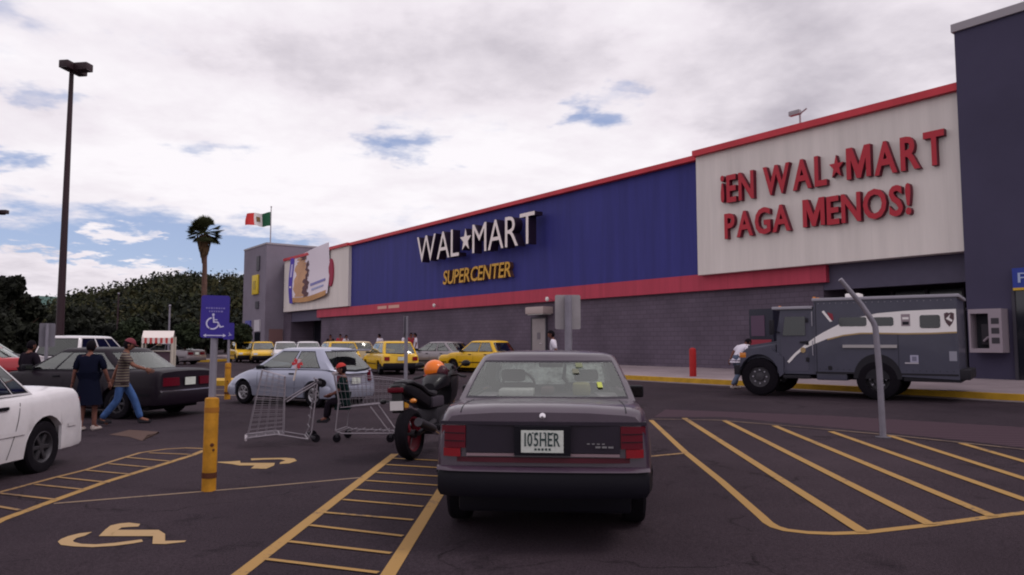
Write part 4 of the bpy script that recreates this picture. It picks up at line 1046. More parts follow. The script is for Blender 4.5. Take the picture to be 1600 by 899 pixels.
c.endlamp(True, .50, .72, .60, .76, MT['red_lens_low'], 'taillight', .03, .03); c.endlamp(False, .42, .68, .56, .68, MT['lamp'], 'headlight', .02); c.plate(.68); c.mirrors(2.5, .88, .08)
c.finish(); park(r4, -5.45, 32.9, -24)
t_h = r4
dup(t_h, 'yellow hatchback taxi mostly hidden behind the silver hatchback', (-8.7, 36.5, gz(-8.7, 36.5)), R(90 + 26), 'yellow taxis by the store')
for i, (px, py, d_, lb) in enumerate(((383, 563, 52, 'yellow taxi farthest left in the row below the grey tower'), (412, 563, 50, 'yellow taxi second from the left below the grey tower'))):
    x_ = (px - 800) / FPX * d_; dup(t_h, lb, (x_, d_, gz(x_, d_)), R(90 - (150 + 8 * i)), 'yellow taxis by the store')
r5 = vehicle('taxi_sedan', 'yellow sedan taxi just above the roof of the plum car', 'taxi', 'yellow taxis by the store')
c = Car(r5, paint='yellow_paint', L=4.25, W=1.64, ra=.88, fa=3.30, tyre=.28, tyre_w=.17, top=sedan_profile(4.25, deck=.93, belt=.91, hood=.86, rb=.95, fb=3.05, tail=.88, nose=.66), gr=(.82, 1.16), gf=(3.1, 2.45), gw=(.91, .75), roof=1.36, endw=.94, endr=.35, nose=.05, rglass='glass_bright', rim='rim_dark')
c.body(); c.cabin([(.06, .42), (.47, .95)]); c.seats(); c.wheels(); c.under()
c.sides(seams=[((1.3, .25), (1.2, .9)), ((2.1, .25), (2.1, .9)), ((3.05, .25), (3.05, .9))], mould=.45, handles=[(1.4, .80), (2.3, .80)])
c.bumper(True, .25, .48, MT['black'], .07, .4); c.bumper(False, .25, .48, MT['black'], .07, .4)
c.endlamp(True, .45, .76, .62, .76, MT['red_lens'], 'taillight'); c.endlamp(False, .45, .75, .56, .68, MT['lamp'], 'headlight'); c.plate(.66); c.mirrors(2.75, .9, .08)
c.finish(); park(r5, -1.25, 33.3, -52)
tsed = r5
# white cars in the far row, next to the yellow ones
def recolour(root, src, dst):
    for o in kids(root):
        if o.type == 'MESH' and any(q and q.name.startswith(src.name) for q in o.data.materials):
            o.data = o.data.copy()
            for i, q in enumerate(o.data.materials):
                if q == src: o.data.materials[i] = dst
for i, (px, d_, lb) in enumerate(((447, 49, 'white sedan in the far row right of the yellow taxis'), (482, 46, 'white sedan in the far row below the left entrance'))):
    x_ = (px - 800) / FPX * d_; o = dup(tsed, lb, (x_, d_, gz(x_, d_)), R(90 - 160), 'white cars in the far row'); o['category'] = 'car'; recolour(o, MT['yellow_paint'], MT['cab_white']); o.name = 'far_sedan'
x_ = (555 - 800) / FPX * 41; o = dup(tsed, 'cream sedan behind the silver hatchback roof', (x_, 41, gz(x_, 41)), R(90 + 30)); o['category'] = 'car'; recolour(o, MT['yellow_paint'], mat('cream_paint', (.58, .45, .28), .4, coat=.5)); o.name = 'far_sedan'
if 'group' in o: del o['group']

# ---- grey sedan in front of the block wall
r6 = copy_tree(r2); r6.name = 'parked_sedan'; tag(r6, 'grey sedan between the two yellow taxis in front of the block wall', 'car')
recolour(r6, MT['maroon'], MT['grey_car']); park(r6, -3.35, 35.3, -50)

# ---- white minivan
r7 = vehicle('minivan', 'white minivan with dark side windows behind the dark sedan', 'van')
top = [(0, .92), (.06, 1.0), (.3, 1.03), (2.0, 1.03), (3.5, 1.02), (4.2, .94), (4.7, .74), (4.85, .6)]
c = Car(r7, paint='cab_white', L=4.85, W=1.85, ra=.95, fa=3.85, tyre=.32, top=top, gr=(.05, .38), gf=(3.9, 2.85), gw=(.95, .80), roof=1.68, endw=.93, endr=.35, nose=.25, glass='glass_dark', rim='rim')
c.body(); c.cabin([(.03, .36), (.42, .68), (.72, .95)]); c.wheels(); c.under()
c.sides(seams=[((1.6, .3), (1.6, 1.0)), ((2.75, .3), (2.75, 1.0)), ((3.7, .3), (3.7, 1.0))], mould=.55, handles=[(1.75, .9), (2.9, .9)], mouldmat='cab_white')
c.bumper(True, .28, .6, MT['cab_white'], .07, .5); c.bumper(False, .25, .55, MT['cab_white'], .05, .5)
c.endlamp(True, .66, .84, .68, 1.0, MT['red_lens'], 'taillight'); c.endlamp(False, .45, .78, .58, .72, MT['lamp'], 'headlight', .0, .08); c.mirrors(3.25, 1.0, .1); c.plate(.7)
c.finish(); park(r7, -17.4, 30.4, -2)
o = copy_tree(r7); o.name = 'minivan'; tag(o, 'dark van behind the red car at the left edge', 'van'); recolour(o, MT['cab_white'], MT['maroon']); park(o, -24.8, 34, 88)
# ---- red car far left
r8 = copy_tree(r2); r8.name = 'parked_sedan'; tag(r8, 'red car at the left edge beyond the white sedan', 'car'); recolour(r8, MT['maroon'], MT['red_car']); park(r8, -20.3, 27.6, -100)
o = copy_tree(r2); o.name = 'parked_sedan'; tag(o, 'dark car parked near the striped awning kiosk', 'car'); recolour(o, MT['maroon'], MT['grey_car']); park(o, -22.3, 48, -70)

# ================================================================== ARMOURED TRUCK (side on D = 16.15, built in facade axes)
TS, TD = 8.9, 17.2
tr_ = thing('armoured_truck', 'slate grey armoured truck with white swoosh parked by the kerb', 'truck', SD(TS, TD, SLOPE * TD), FROT)
Z0 = SLOPE * TD
tk = mat('truck_slate', (.070, .068, .100), .5, .0, coat=.2, var=.12, vscale=2); tkd = mat('truck_dark', (.018, .016, .022), .7)
tw_ = mat('truck_white', (.82, .77, .77), .5); tg = mat('truck_grey_trim', (.33, .31, .36), .5); tgold = mat('truck_gold', (.38, .26, .13), .5); tglass = mat('truck_glass', (.015, .018, .022), .1, spec=.7)
# local x = TS - s, y = D - TD (near side -1.05), z above ground
HW = 1.05
def sx(s): return TS - s
# cargo box
m = MB()
m.prism([(sx(9.62), .62), (sx(6.34), .50), (sx(6.34), 2.30), (sx(9.62), 2.33)], -HW, HW, tk)
body = m.build('cargo_box', tr_)
m = MB(); m.rbox(sx(9.66), sx(6.28), -HW - .03, HW + .03, 2.30, 2.37, .02, tg); m.build('roof_rim', tr_)
m = MB(); m.rbox(sx(8.98), sx(8.60), -.35, .1, 2.37, 2.50, .04, tw_); m.build('roof_vent', tr_)
# cab
m = MB(); m.prism([(sx(10.62), .55), (sx(9.62), .55), (sx(9.62), 2.14), (sx(10.50), 2.14), (sx(10.62), 1.50)], -HW + .06, HW - .06, tk); m.build('cab', tr_)
m = MB(); m.rbox(sx(10.72), sx(9.66), -HW + .0, HW - .0, 2.12, 2.19, .02, tg); m.build('cab_visor', tr_)
for s_ in (1, -1):
    m = MB(); y = s_ * (HW - .06); y0, y1 = sorted((y, y + .02 * s_)); m.prism([(sx(10.45), 1.48), (sx(9.86), 1.48), (sx(9.86), 1.94), (sx(10.38), 1.94)], y0 - .005, y1, tglass); m.build('cab_window', tr_)
    m = MB(); m.prism([(sx(10.50), .62), (sx(9.80), .62), (sx(9.80), 2.02), (sx(10.43), 2.02), (sx(10.50), 1.5)], s_ * (HW - .06) - .006, s_ * (HW - .06) + .006, mat('truck_door', (.08, .075, .108), .55)); dd = m.build('door', tr_)
    m = MB(); m.box(sx(10.0), sx(9.87), min(s_ * (HW - .05), s_ * (HW - .02)), max(s_ * (HW - .05), s_ * (HW - .02)), 1.30, 1.34, tkd); m.build('handle', dd)
    m = MB(); m.tube([(sx(10.52), s_ * (HW - .03), 1.55), (sx(10.66), s_ * (HW + .14), 1.60)], .014, tkd); m.rbox(sx(10.72), sx(10.62), min(s_ * (HW + .1), s_ * (HW + .26)), max(s_ * (HW + .1), s_ * (HW + .26)), 1.5, 1.86, .02, tkd); m.build('mirror', tr_)
m = MB(); m.prism([(.0, 0), (.001, 0)], 0, 0, tglass) if False else m.add([(sx(10.63), -.85, 1.53), (sx(10.63), .85, 1.53), (sx(10.52), .85, 2.06), (sx(10.52), -.85, 2.06)], [(0, 1, 2, 3)], tglass); m.build('windshield', tr_)
# bonnet and wings
m = MB(); bmh = bmesh.new(); bmesh.ops.create_cube(bmh, size=1)
for q in bmh.verts:
    fx = q.co.x < 0; q.co = Vector((sx(11.58) if fx else sx(10.58), q.co.y * 2 * (.84 if fx else .92), (.62 if q.co.z < 0 else (1.22 if fx else 1.36))))
bmesh.ops.bevel(bmh, geom=bmh.edges[:], offset=.09, segments=3, affect='EDGES'); m.bm(bmh, tk); m.build('bonnet', tr_)
WR = .47
def arch(xc, r_, zc, n=14): return [(xc + r_ * math.cos(math.pi - math.pi * i / n), zc + r_ * math.sin(math.pi * i / n)) for i in range(n + 1)]
FX, RX = sx(11.10), sx(8.13)
for s_ in (1, -1):
    y0, y1 = sorted((s_ * (HW - .30), s_ * HW))
    a = arch(FX, .55, WR); m = MB(); m.prism([(sx(11.62), .62), (sx(11.60), 1.02), (sx(11.42), 1.17)] + [(FX + .30, 1.17), (FX + .66, .95), (FX + .66, .55)] + a[::-1], y0, y1, tk) ; m.build('front_wing', tr_)
    m = MB(); m.rbox(sx(11.62), sx(11.56), min(s_ * .62, s_ * .86), max(s_ * .62, s_ * .86), .88, 1.06, .02, MT['lamp']); m.build('headlight', tr_)
    m = MB(); m.rbox(sx(11.63), sx(11.45), min(s_ * (HW - .06), s_ * (HW + .004)), max(s_ * (HW - .06), s_ * (HW + .004)), .93, 1.06, .015, MT['amber']); m.build('indicator', tr_)
m = MB(); m.box(sx(11.60), sx(11.565), -.6, .6, .74, 1.10, tkd); m.build('grille', tr_)
m = MB(); m.rbox(sx(11.80), sx(11.62), -HW, HW, .50, .74, .03, tkd); m.build('bumper', tr_)
m = MB(); m.rbox(sx(6.36), sx(6.12), -HW, HW, .50, .72, .03, tkd); m.rbox(sx(7.55), sx(6.3), -HW + .02, HW - .02, .44, .62, .03, tkd); m.build('bumper', tr_)
m = MB(); m.box(sx(11.4), sx(6.4), -.42, .42, .42, .62, tkd); m.build('chassis', tr_)
m = MB(); m.rbox(sx(10.45), sx(9.75), -HW - .02, -HW + .25, .44, .52, .02, tkd); m.rbox(sx(10.45), sx(9.75), HW - .25, HW + .02, .44, .52, .02, tkd); m.rbox(sx(9.6), sx(8.85), -HW + .03, HW - .03, .42, .62, .03, tk); m.build('step', tr_)
# rear wheel arch recess shown dark
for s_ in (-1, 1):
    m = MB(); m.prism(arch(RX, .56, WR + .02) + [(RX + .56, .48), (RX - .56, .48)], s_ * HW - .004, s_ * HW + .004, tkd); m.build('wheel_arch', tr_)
def big_wheel(xc, y, s_, dual):
    wd = .46 if dual else .26
    m = MB(); m.lathe([(WR * .55, -wd / 2), (WR * .82, -wd / 2 - .01), (WR * .97, -wd * .44), (WR, -wd * .3), (WR, wd * .3), (WR * .97, wd * .44), (WR * .82, wd / 2 + .01), (WR * .55, wd / 2), (WR * .55, -wd / 2)], MT['rubber'], 36)
    o = m.build('wheel', tr_); o.location = (xc, y, WR); o.rotation_euler = (R(90) * (1 if s_ < 0 else -1), 0, 0)
    m = MB(); m.lathe([(WR * .56, wd * .42), (WR * .5, wd * (.05 if dual else .30)), (WR * .26, wd * (.0 if dual else .28)), (WR * .22, wd * .36), (.001, wd * .40)], MT['rim_dark'], 28)
    for k_ in range(8):
        A = Matrix.Rotation(k_ * math.pi / 4, 4, 'Z'); m.tube([A @ Vector((WR * .36, 0, wd * .1)), A @ Vector((WR * .36, 0, wd * .38))], .02, tg, 6)
    k = m.build('rim', o)
for s_ in (1, -1):
    big_wheel(FX, s_ * (HW - .15), s_, False); big_wheel(RX, s_ * (HW - .22), s_, True)
# livery on the near side and the same on the far side
def side_panel(name, poly, m_, off=.004, parent=tr_, sides_=(-1, 1)):
    for s_ in sides_:
        mb = MB(); y0, y1 = sorted((s_ * HW, s_ * (HW + off))); mb.prism(poly, y0 - .001, y1, m_); mb.build(name, parent)
def zz(z): return z - Z0
top_c = [(10.35, 1.02), (10.15, 1.22), (9.85, 1.45), (9.4, 1.72), (8.98, 1.92), (8.55, 2.06), (8.09, 2.15), (7.5, 2.19), (6.9, 2.205), (6.36, 2.21)]
bot_c = [(6.36, 1.72), (6.9, 1.70), (7.5, 1.695), (8.09, 1.71), (8.5, 1.71), (8.9, 1.665), (9.3, 1.57), (9.7, 1.42), (10.05, 1.22), (10.3, 1.0)]
# the swoosh starts on the cab door; cab is 6 cm narrower, so it is built in two pieces
def clip(pl, lo, hi):
    return [(sx(s), zz(z)) for s, z in pl if lo <= s <= hi]
side_panel('swoosh', clip(top_c, 6, 9.42) + [] + clip(bot_c, 6, 9.42), tw_)
side_panel('swoosh_edge', [(sx(s), zz(z - .0)) for s, z in bot_c if s <= 9.42] + [(sx(s), zz(z - .035)) for s, z in bot_c[::-1] if s <= 9.42], tgold, .006)
side_panel('swoosh', [(sx(9.60), zz(1.61)), (sx(9.4), zz(1.72)), (sx(9.3), zz(1.57)), (sx(9.60), zz(1.455))], tw_)
for s_ in (-1, 1):
    y0, y1 = sorted((s_ * (HW - .06), s_ * (HW - .044))); mb = MB(); mb.prism([(sx(10.35), zz(1.02)), (sx(10.15), zz(1.22)), (sx(9.85), zz(1.45)), (sx(9.63), zz(1.6)), (sx(9.63), zz(1.45)), (sx(9.9), zz(1.33)), (sx(10.1), zz(1.18)), (sx(10.3), zz(.98))], y0, y1, tw_); mb.build('swoosh', tr_)
    y0, y1 = sorted((s_ * (HW - .06), s_ * (HW - .04))); mb = MB(); mb.lathe([(.07, -.006), (.07, .006), (.001, .006)], tgold, 8, Matrix.Translation((sx(9.93), s_ * (HW - .045), zz(1.30))) @ Matrix.Rotation(R(90), 4, 'X')); mb.build('star_emblem', tr_)
def rrect(x0, x1, z0, z1, r_):
    out = []
    for cx_, cz_, a0 in ((x1 - r_, z1 - r_, 0), (x0 + r_, z1 - r_, 90), (x0 + r_, z0 + r_, 180), (x1 - r_, z0 + r_, 270)):
        for k_ in range(4): out.append((cx_ + r_ * math.cos(R(a0 + k_ * 30)), cz_ + r_ * math.sin(R(a0 + k_ * 30))))
    return out
side_panel('body_window', rrect(sx(9.0), sx(8.34), zz(1.86), zz(2.07), .05), tglass, .012)
side_panel('body_window', rrect(sx(8.20), sx(7.72), zz(1.86), zz(2.06), .05), tglass, .012)
side_panel('body_window', rrect(sx(7.14), sx(6.70), zz(1.80), zz(2.09), .05), tglass, .012)
side_panel('notice', [(sx(7.55), zz(1.85)), (sx(7.35), zz(1.85)), (sx(7.35), zz(2.12)), (sx(7.55), zz(2.12))], mat('truck_notice', (.30, .24, .27), .6), .008)
side_panel('notice_line', [(sx(7.52), zz(1.88)), (sx(7.38), zz(1.88)), (sx(7.38), zz(1.95)), (sx(7.52), zz(1.95))], tkd, .011)
side_panel('notice_line', [(sx(7.52), zz(2.0)), (sx(7.38), zz(2.0)), (sx(7.38), zz(2.05)), (sx(7.52), zz(2.05))], tw_, .011)
shd = [(-.5, .42), (-.2, .5), (0, .44), (.2, .5), (.5, .42), (.48, 0), (.3, -.3), (0, -.55), (-.3, -.3), (-.48, 0)]
side_panel('shield_emblem', [(sx(6.51) + a * .21, zz(1.99) + b_ * .30) for a, b_ in shd], mat('shield_brown', (.09, .05, .06), .5), .008)
side_panel('shield_stripe', [(sx(6.51) - .07, zz(2.0)), (sx(6.51) + .03, zz(2.1)), (sx(6.51) + .0, zz(2.02)), (sx(6.51) + .07, zz(1.97)), (sx(6.51) + .05, zz(1.93)), (sx(6.51) - .02, zz(1.97))], tw_, .011)
side_panel('emblem', [(sx(9.42), zz(2.22)), (sx(9.36), zz(2.24)), (sx(9.16), zz(1.98)), (sx(9.22), zz(1.97))], tw_, .008)
side_panel('emblem', [(sx(9.28), zz(2.2)), (sx(9.15), zz(2.16)), (sx(9.13), zz(2.02)), (sx(9.2), zz(1.99))], mat('emblem_red', (.25, .03, .05), .5), .007)
side_panel('grab_rail', [(sx(8.92), zz(1.36)), (sx(7.66), zz(1.36)), (sx(7.66), zz(1.43)), (sx(8.92), zz(1.43))], mat('rail_pale', (.38, .35, .36), .5), .05)
side_panel('sticker', [(sx(7.38), zz(1.04)), (sx(7.20), zz(1.04)), (sx(7.20), zz(1.2)), (sx(7.38), zz(1.2))], mat('sticker_lilac', (.38, .36, .48), .5), .006)
side_panel('sticker_frame', [(sx(7.34), zz(1.07)), (sx(7.24), zz(1.07)), (sx(7.24), zz(1.17)), (sx(7.34), zz(1.17))], mat('sticker_grey', (.18, .17, .24), .5), .009)
side_panel('sticker', [(sx(7.50), zz(1.01)), (sx(7.20), zz(1.01)), (sx(7.20), zz(1.035)), (sx(7.50), zz(1.035))], mat('sticker_pale', (.5, .46, .5), .5), .006)
side_panel('sticker', [(sx(6.54), zz(1.08)), (sx(6.38), zz(1.08)), (sx(6.38), zz(1.29)), (sx(6.54), zz(1.29))], mat('sticker_pale2', (.28, .27, .33), .5), .006)
side_panel('panel_seam', [(sx(9.58), .62), (sx(9.565), .62), (sx(9.565), 2.28), (sx(9.58), 2.28)], tkd, .003)
side_panel('panel_seam', [(sx(7.64), .6), (sx(7.63), .6), (sx(7.63), 1.5), (sx(7.64), 1.5)], tkd, .003)
side_panel('filler_cap', rrect(sx(9.3), sx(9.2), .66, .76, .03), tkd, .01)

for k_ in range(5):
    m = MB(); m.rbox(sx(9.69), sx(9.62), -.8 + k_ * .4 - .05, -.8 + k_ * .4 + .05, 2.37, 2.42, .012, MT['amber']); m.build('marker_lamp', tr_)
for k_ in range(3):
    m = MB(); m.rbox(sx(10.68), sx(10.62), -.5 + k_ * .5 - .05, -.5 + k_ * .5 + .05, 2.19, 2.235, .012, MT['amber']); m.build('marker_lamp', tr_)
for z_ in (.85, 1.25, 1.8):
    m = MB(); m.rbox(sx(9.86), sx(9.78), -HW + .03, -HW + .048, z_, z_ + .10, .006, tkd); m.build('hinge', tr_)
m = MB(); m.box(sx(9.6), sx(6.36), -HW - .006, -HW, .58, .62, tkd); m.box(sx(9.6), sx(6.36), HW, HW + .006, .58, .62, tkd); m.build('skirt_rail', tr_)
m = MB()
for k_ in range(22):
    xk = sx(9.5) + k_ * .145
    for z_ in (2.24, .68):
        m.lathe([(.011, 0), (.007, .006), (.001, .007)], tg if z_ > 1 else tkd, 6, Matrix.Translation((xk, -HW, z_)) @ Matrix.Rotation(R(90), 4, 'X'))
m.build('rivet_rows', tr_)
for z_ in (1.0, 1.7):
    m = MB(); m.tube([(sx(9.66), -HW - .03, z_), (sx(9.66), -HW - .05, z_ + .05), (sx(9.66), -HW - .05, z_ + .3), (sx(9.66), -HW - .03, z_ + .35)], .012, tg, 6); m.build('grab_handle', tr_)
# final size and heading: nearly side on to the car park, its tail hidden from here
KX, KZ = .915, 1.015
for o in kids(tr_):
    if o.name.startswith('wheel') and 'arch' not in o.name: o.location.x *= KX; continue
    for q in [o] + kids(o): q.data.transform(Matrix.Diagonal((KX, 1, KZ, 1)))
fa_ = Vector((6.25, 18.73, 0)); th = R(-35.0); A_ = Vector((math.cos(th), math.sin(th), 0)); Bn = Vector((-A_.y, A_.x, 0))
p_ = fa_ - A_ * (FX * KX) + Bn * HW
tr_.location = (p_.x, p_.y, gz(p_.x, p_.y)); tr_.rotation_euler = (0, 0, th)

# ================================================================== STREET FURNITURE
galv = mat('galvanised_steel', (.26, .24, .29), .5, .3, var=.2, vscale=4); pyel = mat('bollard_yellow', (.52, .235, .02), .6, var=.35, vscale=7); sblue = mat('sign_panel_blue', (.045, .03, .27), .5, var=.15, vscale=3)
sback = mat('sign_back_grey', (.17, .155, .19), .55, .0, var=.15, vscale=4); swhite = mat('sign_symbol_white', (.55, .52, .72), .5); rust = mat('post_rust', (.09, .03, .015), .8)
def sign_post(x, y, label, azd, top=1.95, pw=.27, ph=.42, yellow=.92, symbol=True, panels=1, yr=.068, group=None, pr=.035, arrow=True, tilt=0.0, panelback=False, gap_=.0, pm=None):
    t_ = thing('sign_post', label, 'sign', (x, y, gz(x, y)), R(-azd), group)     # panel faces -y when azd = 0
    Mt = Matrix.Rotation(R(tilt), 4, 'Y')
    m = MB(); m.tube([Mt @ Vector((0, 0, .0)), Mt @ Vector((0, 0, top))], pr, galv, 12); m.build('post', t_)
    if yellow:
        m = MB(); m.lathe([(yr * 1.02, 0), (yr, .1), (yr, yellow - .02), (yr * .96, yellow), (pr, yellow + .012)], pyel, 20, Mt); y_ = m.build('yellow_sleeve', t_)
        m = MB(); m.lathe([(yr + .004, .13), (yr + .004, .185)], rust, 20, Mt); m.build('rust_band', y_)
        m = MB(); m.lathe([(yr + .003, yellow - .14), (yr + .003, yellow - .09)], mat('sleeve_stain', (.33, .13, .02), .7), 20, Mt); m.build('stain_band', y_)
        m = MB(); m.lathe([(.02, 0), (.001, .003)], rust, 8, Mt @ Matrix.Translation((.015, -yr - .001, .46)) @ Matrix.Rotation(R(90), 4, 'X')); m.build('rust_spot', y_)
        m = MB(); m.lathe([(.014, 0), (.001, .003)], rust, 8, Mt @ Matrix.Translation((.03, -yr + .003, .41)) @ Matrix.Rotation(R(90), 4, 'X')); m.build('rust_spot', y_)
    for k_ in range(panels):
        dx = (k_ - (panels - 1) / 2) * gap_; yy = -.045 - .012 * k_
        m = MB(); m.prism([(a + dx, b_) for a, b_ in rrect(-pw / 2, pw / 2, top - ph, top + .01, .025)], yy - .004, yy, pm or (sblue if not panelback else sback), M4=Mt)
        p_ = m.build('panel', t_)
        if symbol:
            yf = yy - .007; cx_, cz_ = -.0, top - ph * .60; m = MB()
            def ps(poly): m.prism([(cx_ + a * pw * 1.18, cz_ + .01 + b_ * pw * 1.18) for a, b_ in poly], yf, yf + .004, swhite, M4=Mt)
            ring = [(-.07 + .20 * math.cos(R(a)), -.10 + .20 * math.sin(R(a))) for a in range(100, 361, 13)]; rin = [(-.07 + .155 * math.cos(R(a)), -.10 + .155 * math.sin(R(a))) for a in range(100, 361, 13)]
            for i in range(len(ring) - 1): ps([ring[i], ring[i + 1], rin[i + 1], rin[i]])
            ps([(-.075, .12), (-.03, .12), (-.015, -.04), (-.06, -.04)]); ps([(-.06, -.04), (.10, -.04), (.10, -.08), (-.055, -.08)]); ps([(.065, -.08), (.11, -.06), (.19, -.22), (.145, -.24)]); ps([(.15, -.20), (.26, -.17), (.265, -.205), (.16, -.24)])
            ps([(-.06, .03), (.07, .03), (.07, 0), (-.06, 0)]); ps([(-.055 + .04 * math.cos(k2), .175 + .045 * math.sin(k2)) for k2 in [q * math.pi / 5 for q in range(10)]])
            if arrow:
                ps([(-.26, -.47), (.26, -.47), (.26, -.50), (-.26, -.50)]); ps([(-.34, -.485), (-.25, -.43), (-.25, -.54)]); ps([(.34, -.485), (.25, -.54), (.25, -.43)])
            m.build('wheelchair_symbol', p_)
            if arrow:
                m = MB(); sm = mat('sign_small_text', (.2, .17, .45), .6)
                for r_ in range(2):
                    xx = -.33 if r_ == 0 else -.22
                    while xx < (.33 if r_ == 0 else .25):
                        wd = random.uniform(.04, .09); zc = .46 - r_ * .12; m.prism([(cx_ + a * pw, cz_ + b_ * pw) for a, b_ in ((xx, zc), (xx + wd, zc), (xx + wd, zc + .06), (xx, zc + .06))], yf, yf + .004, sm, M4=Mt); xx += wd + .03
                m.build('text_line', p_)
    return t_
g_ = G(326, 767)
sign_post(g_.x, g_.y, 'blue wheelchair sign on the nearest grey post with yellow sleeve', -22, tilt=.4)
g_ = G(355, 624)
sign_post(g_.x - .0, g_.y, 'small blue wheelchair sign on a yellow sleeved post behind the nearest one', -8, arrow=False, yr=.075)
g_ = ((75 - 800) / FPX * 16.0, 16.0)
sign_post(g_[0], g_[1], 'grey back of a sign on a post between the white sedan and minivan', 150, symbol=False, panelback=True, pw=.30, ph=.50, top=1.9, yellow=.95)
x_, y_ = (635 - 800) / FPX * 14.4, 14.4
sign_post(x_, y_, 'edge on sign on a thin grey pole in front of the yellow hatchback taxi', 80, symbol=False, panelback=True, yellow=.55)
x_, y_ = (888 - 800) / FPX * 10.9, 10.9
sign_post(x_, y_, 'grey sign backs on a thick post beyond the plum car roof', 176, symbol=False, panelback=True, panels=2, gap_=.16, pw=.22, ph=.50, top=2.13, pm=mat('sign_back_pale', (.34, .31, .33), .6, var=.15, vscale=4), yellow=0, pr=.055)
# bent pole
g_ = G(1380, 684)
t_ = thing('bent_pole', 'bare grey steel post bent over at its top beside the hatched island', 'post', g_)
m = MB(); m.tube([(0, 0, 0), (-.02, 0, 1.0), (-.055, 0, 1.62), (-.085, 0, 1.70), (-.25, .0, 1.96), (-.555, 0, 2.34)], [.045, .043, .042, .04, .037, .034], galv, 12); m.build('post', t_)
m = MB(); m.lathe([(.11, 0), (.11, .012), (.045, .02)], mat('base_plate', (.10, .09, .11), .7), 16); m.build('base_plate', t_)
# red bollard
g_ = G(1083, 596)
t_ = thing('red_bollard', 'red steel bollard standing at the kerb left of the truck', 'bollard', g_)
m = MB(); rm_ = mat('bollard_red', (.42, .018, .02), .55, var=.2, vscale=5); m.lathe([(.115, 0), (.115, 1.06), (.10, 1.10), (.05, 1.13), (.001, 1.135)], rm_, 20); m.build('pipe', t_)
m = MB(); m.lathe([(.118, .1), (.118, .13)], rust, 20); m.build('rust_ring', t_)

# car park lamp poles
pole_d = mat('pole_bronze', (.035, .018, .024), .5)
def lamp_pole(x, y, h, label, azd, r_=.15):
    t_ = thing('light_pole', label, 'street lamp', (x, y, gz(x, y)), R(-azd), 'tall car park lamp poles')
    m = MB(); m.lathe([(.30, 0), (.30, .7), (.28, .75), (r_, .76)], conc, 20); m.build('footing', t_)
    m = MB(); m.tube([(0, 0, .7), (0, 0, h)], [r_, r_ * .52], pole_d, 12); m.build('pole', t_)
    for (dx, dy, ry) in ((.62, .0, 0), (.08, .34, 90), (.05, -.30, 90)):
        A = Matrix.Translation((dx, dy, h - .1)) @ Matrix.Rotation(R(ry), 4, 'Z')
        m = MB(); m.rbox(-.33, .33, -.24, .24, -.17, .20, .04, pole_d, A); hd = m.build('lamp_head', t_)
        m = MB(); m.box(-.33, .33, -.2, .2, -.165, -.151, mat('lamp_lens_dark', (.12, .11, .12), .3), A); m.build('lens', hd)
    m = MB(); m.tube([(-.1, 0, h - .12), (.3, 0, h - .12)], .04, pole_d); m.tube([(0, 0, h - .02), (0, 0, h + .12)], .06, pole_d); m.tube([(-.1, -.3, h - .1), (-.1, .3, h - .1)], .04, pole_d); m.build('arm', t_)
    return t_
lamp_pole((94.5 - 800) / FPX * 34.5, 34.5, 14.72, 'tall dark lamp pole with box heads rising over the white minivan', 8, .19)
lamp_pole((-12 - 800) / FPX * 70, 70, 14.1, 'distant lamp pole whose head just enters the left edge', 0, .19)
# thin poles by the kiosk
for px, y0_, d_, lb in ((265, 482, 44, 'thin grey pole rising above the striped awning'), (184, 462, 55, 'thin dark pole left of the clipped round tree')):
    x_ = (px - 800) / FPX * d_; h_ = CH + (536 - y0_) / FPX * d_
    t_ = thing('thin_pole', lb, 'pole', (x_, d_, gz(x_, d_))); m = MB(); m.tube([(0, 0, 0), (0, 0, h_)], [.07, .05], galv if px > 200 else pole_d, 8); m.build('pole', t_)
    m = MB(); m.ball((0, 0, h_ + .04), .08, galv); m.build('cap', t_)
# kiosk with striped awning
d_ = 41; x_ = (250 - 800) / FPX * d_
t_ = thing('awning_kiosk', 'small stand with red and white striped awning between round trees', 'kiosk', (x_, d_, gz(x_, d_)), R(20)); t_.scale = (.82, .82, .98)
kr, kw = mat('awning_red', (.48, .06, .06), .7), mat('awning_white', (.68, .6, .58), .7); kp = mat('kiosk_post', (.52, .46, .40), .7)
aw = MB()
for i in range(12):
    xa, xb = -.95 + i * .158, -.95 + (i + 1) * .158; mm_ = kr if i % 2 else kw
    aw.add([(xa, -1.0, 1.72), (xb, -1.0, 1.72), (xb, -.2, 2.12), (xa, -.2, 2.12)], [(0, 1, 2, 3)], kw if i % 2 == 0 else kw)
    aw.add([(xa, -1.0, 1.72), (xb, -1.0, 1.72), (xb, -1.0, 1.45), ((xa + xb) / 2, -1.0, 1.38), (xa, -1.0, 1.45)], [(0, 1, 2, 3, 4)], mm_)
    aw.add([(xa, 1.0, 1.72), (xb, 1.0, 1.72), (xb, -.2, 2.12), (xa, -.2, 2.12)], [(0, 1, 2, 3)], kw)
aw.build('awning', t_)
for (a, b_) in ((-.9, -.9), (.9, -.9), (-.9, .9), (.9, .9)):
    m = MB(); m.tube([(a, b_, 0), (a, b_, 1.78)], .06 if a < 0 else .10, kp); m.build('post', t_)
m = MB(); m.box(-.7, .7, -.4, .6, 0, .95, mat('kiosk_counter', (.10, .06, .08), .7)); m.box(-.8, .8, -.5, .7, .95, 1.0, kp); m.build('counter', t_)
m = MB(); m.tube([(0, 0, 1.72), (0, 0, 1.45)], .02, kp); m.lathe([(.03, 1.45), (.16, 1.33), (.17, 1.3)], mat('kiosk_lamp', (.6, .45, .3), .6), 12); m.build('hanging_lamp', t_)

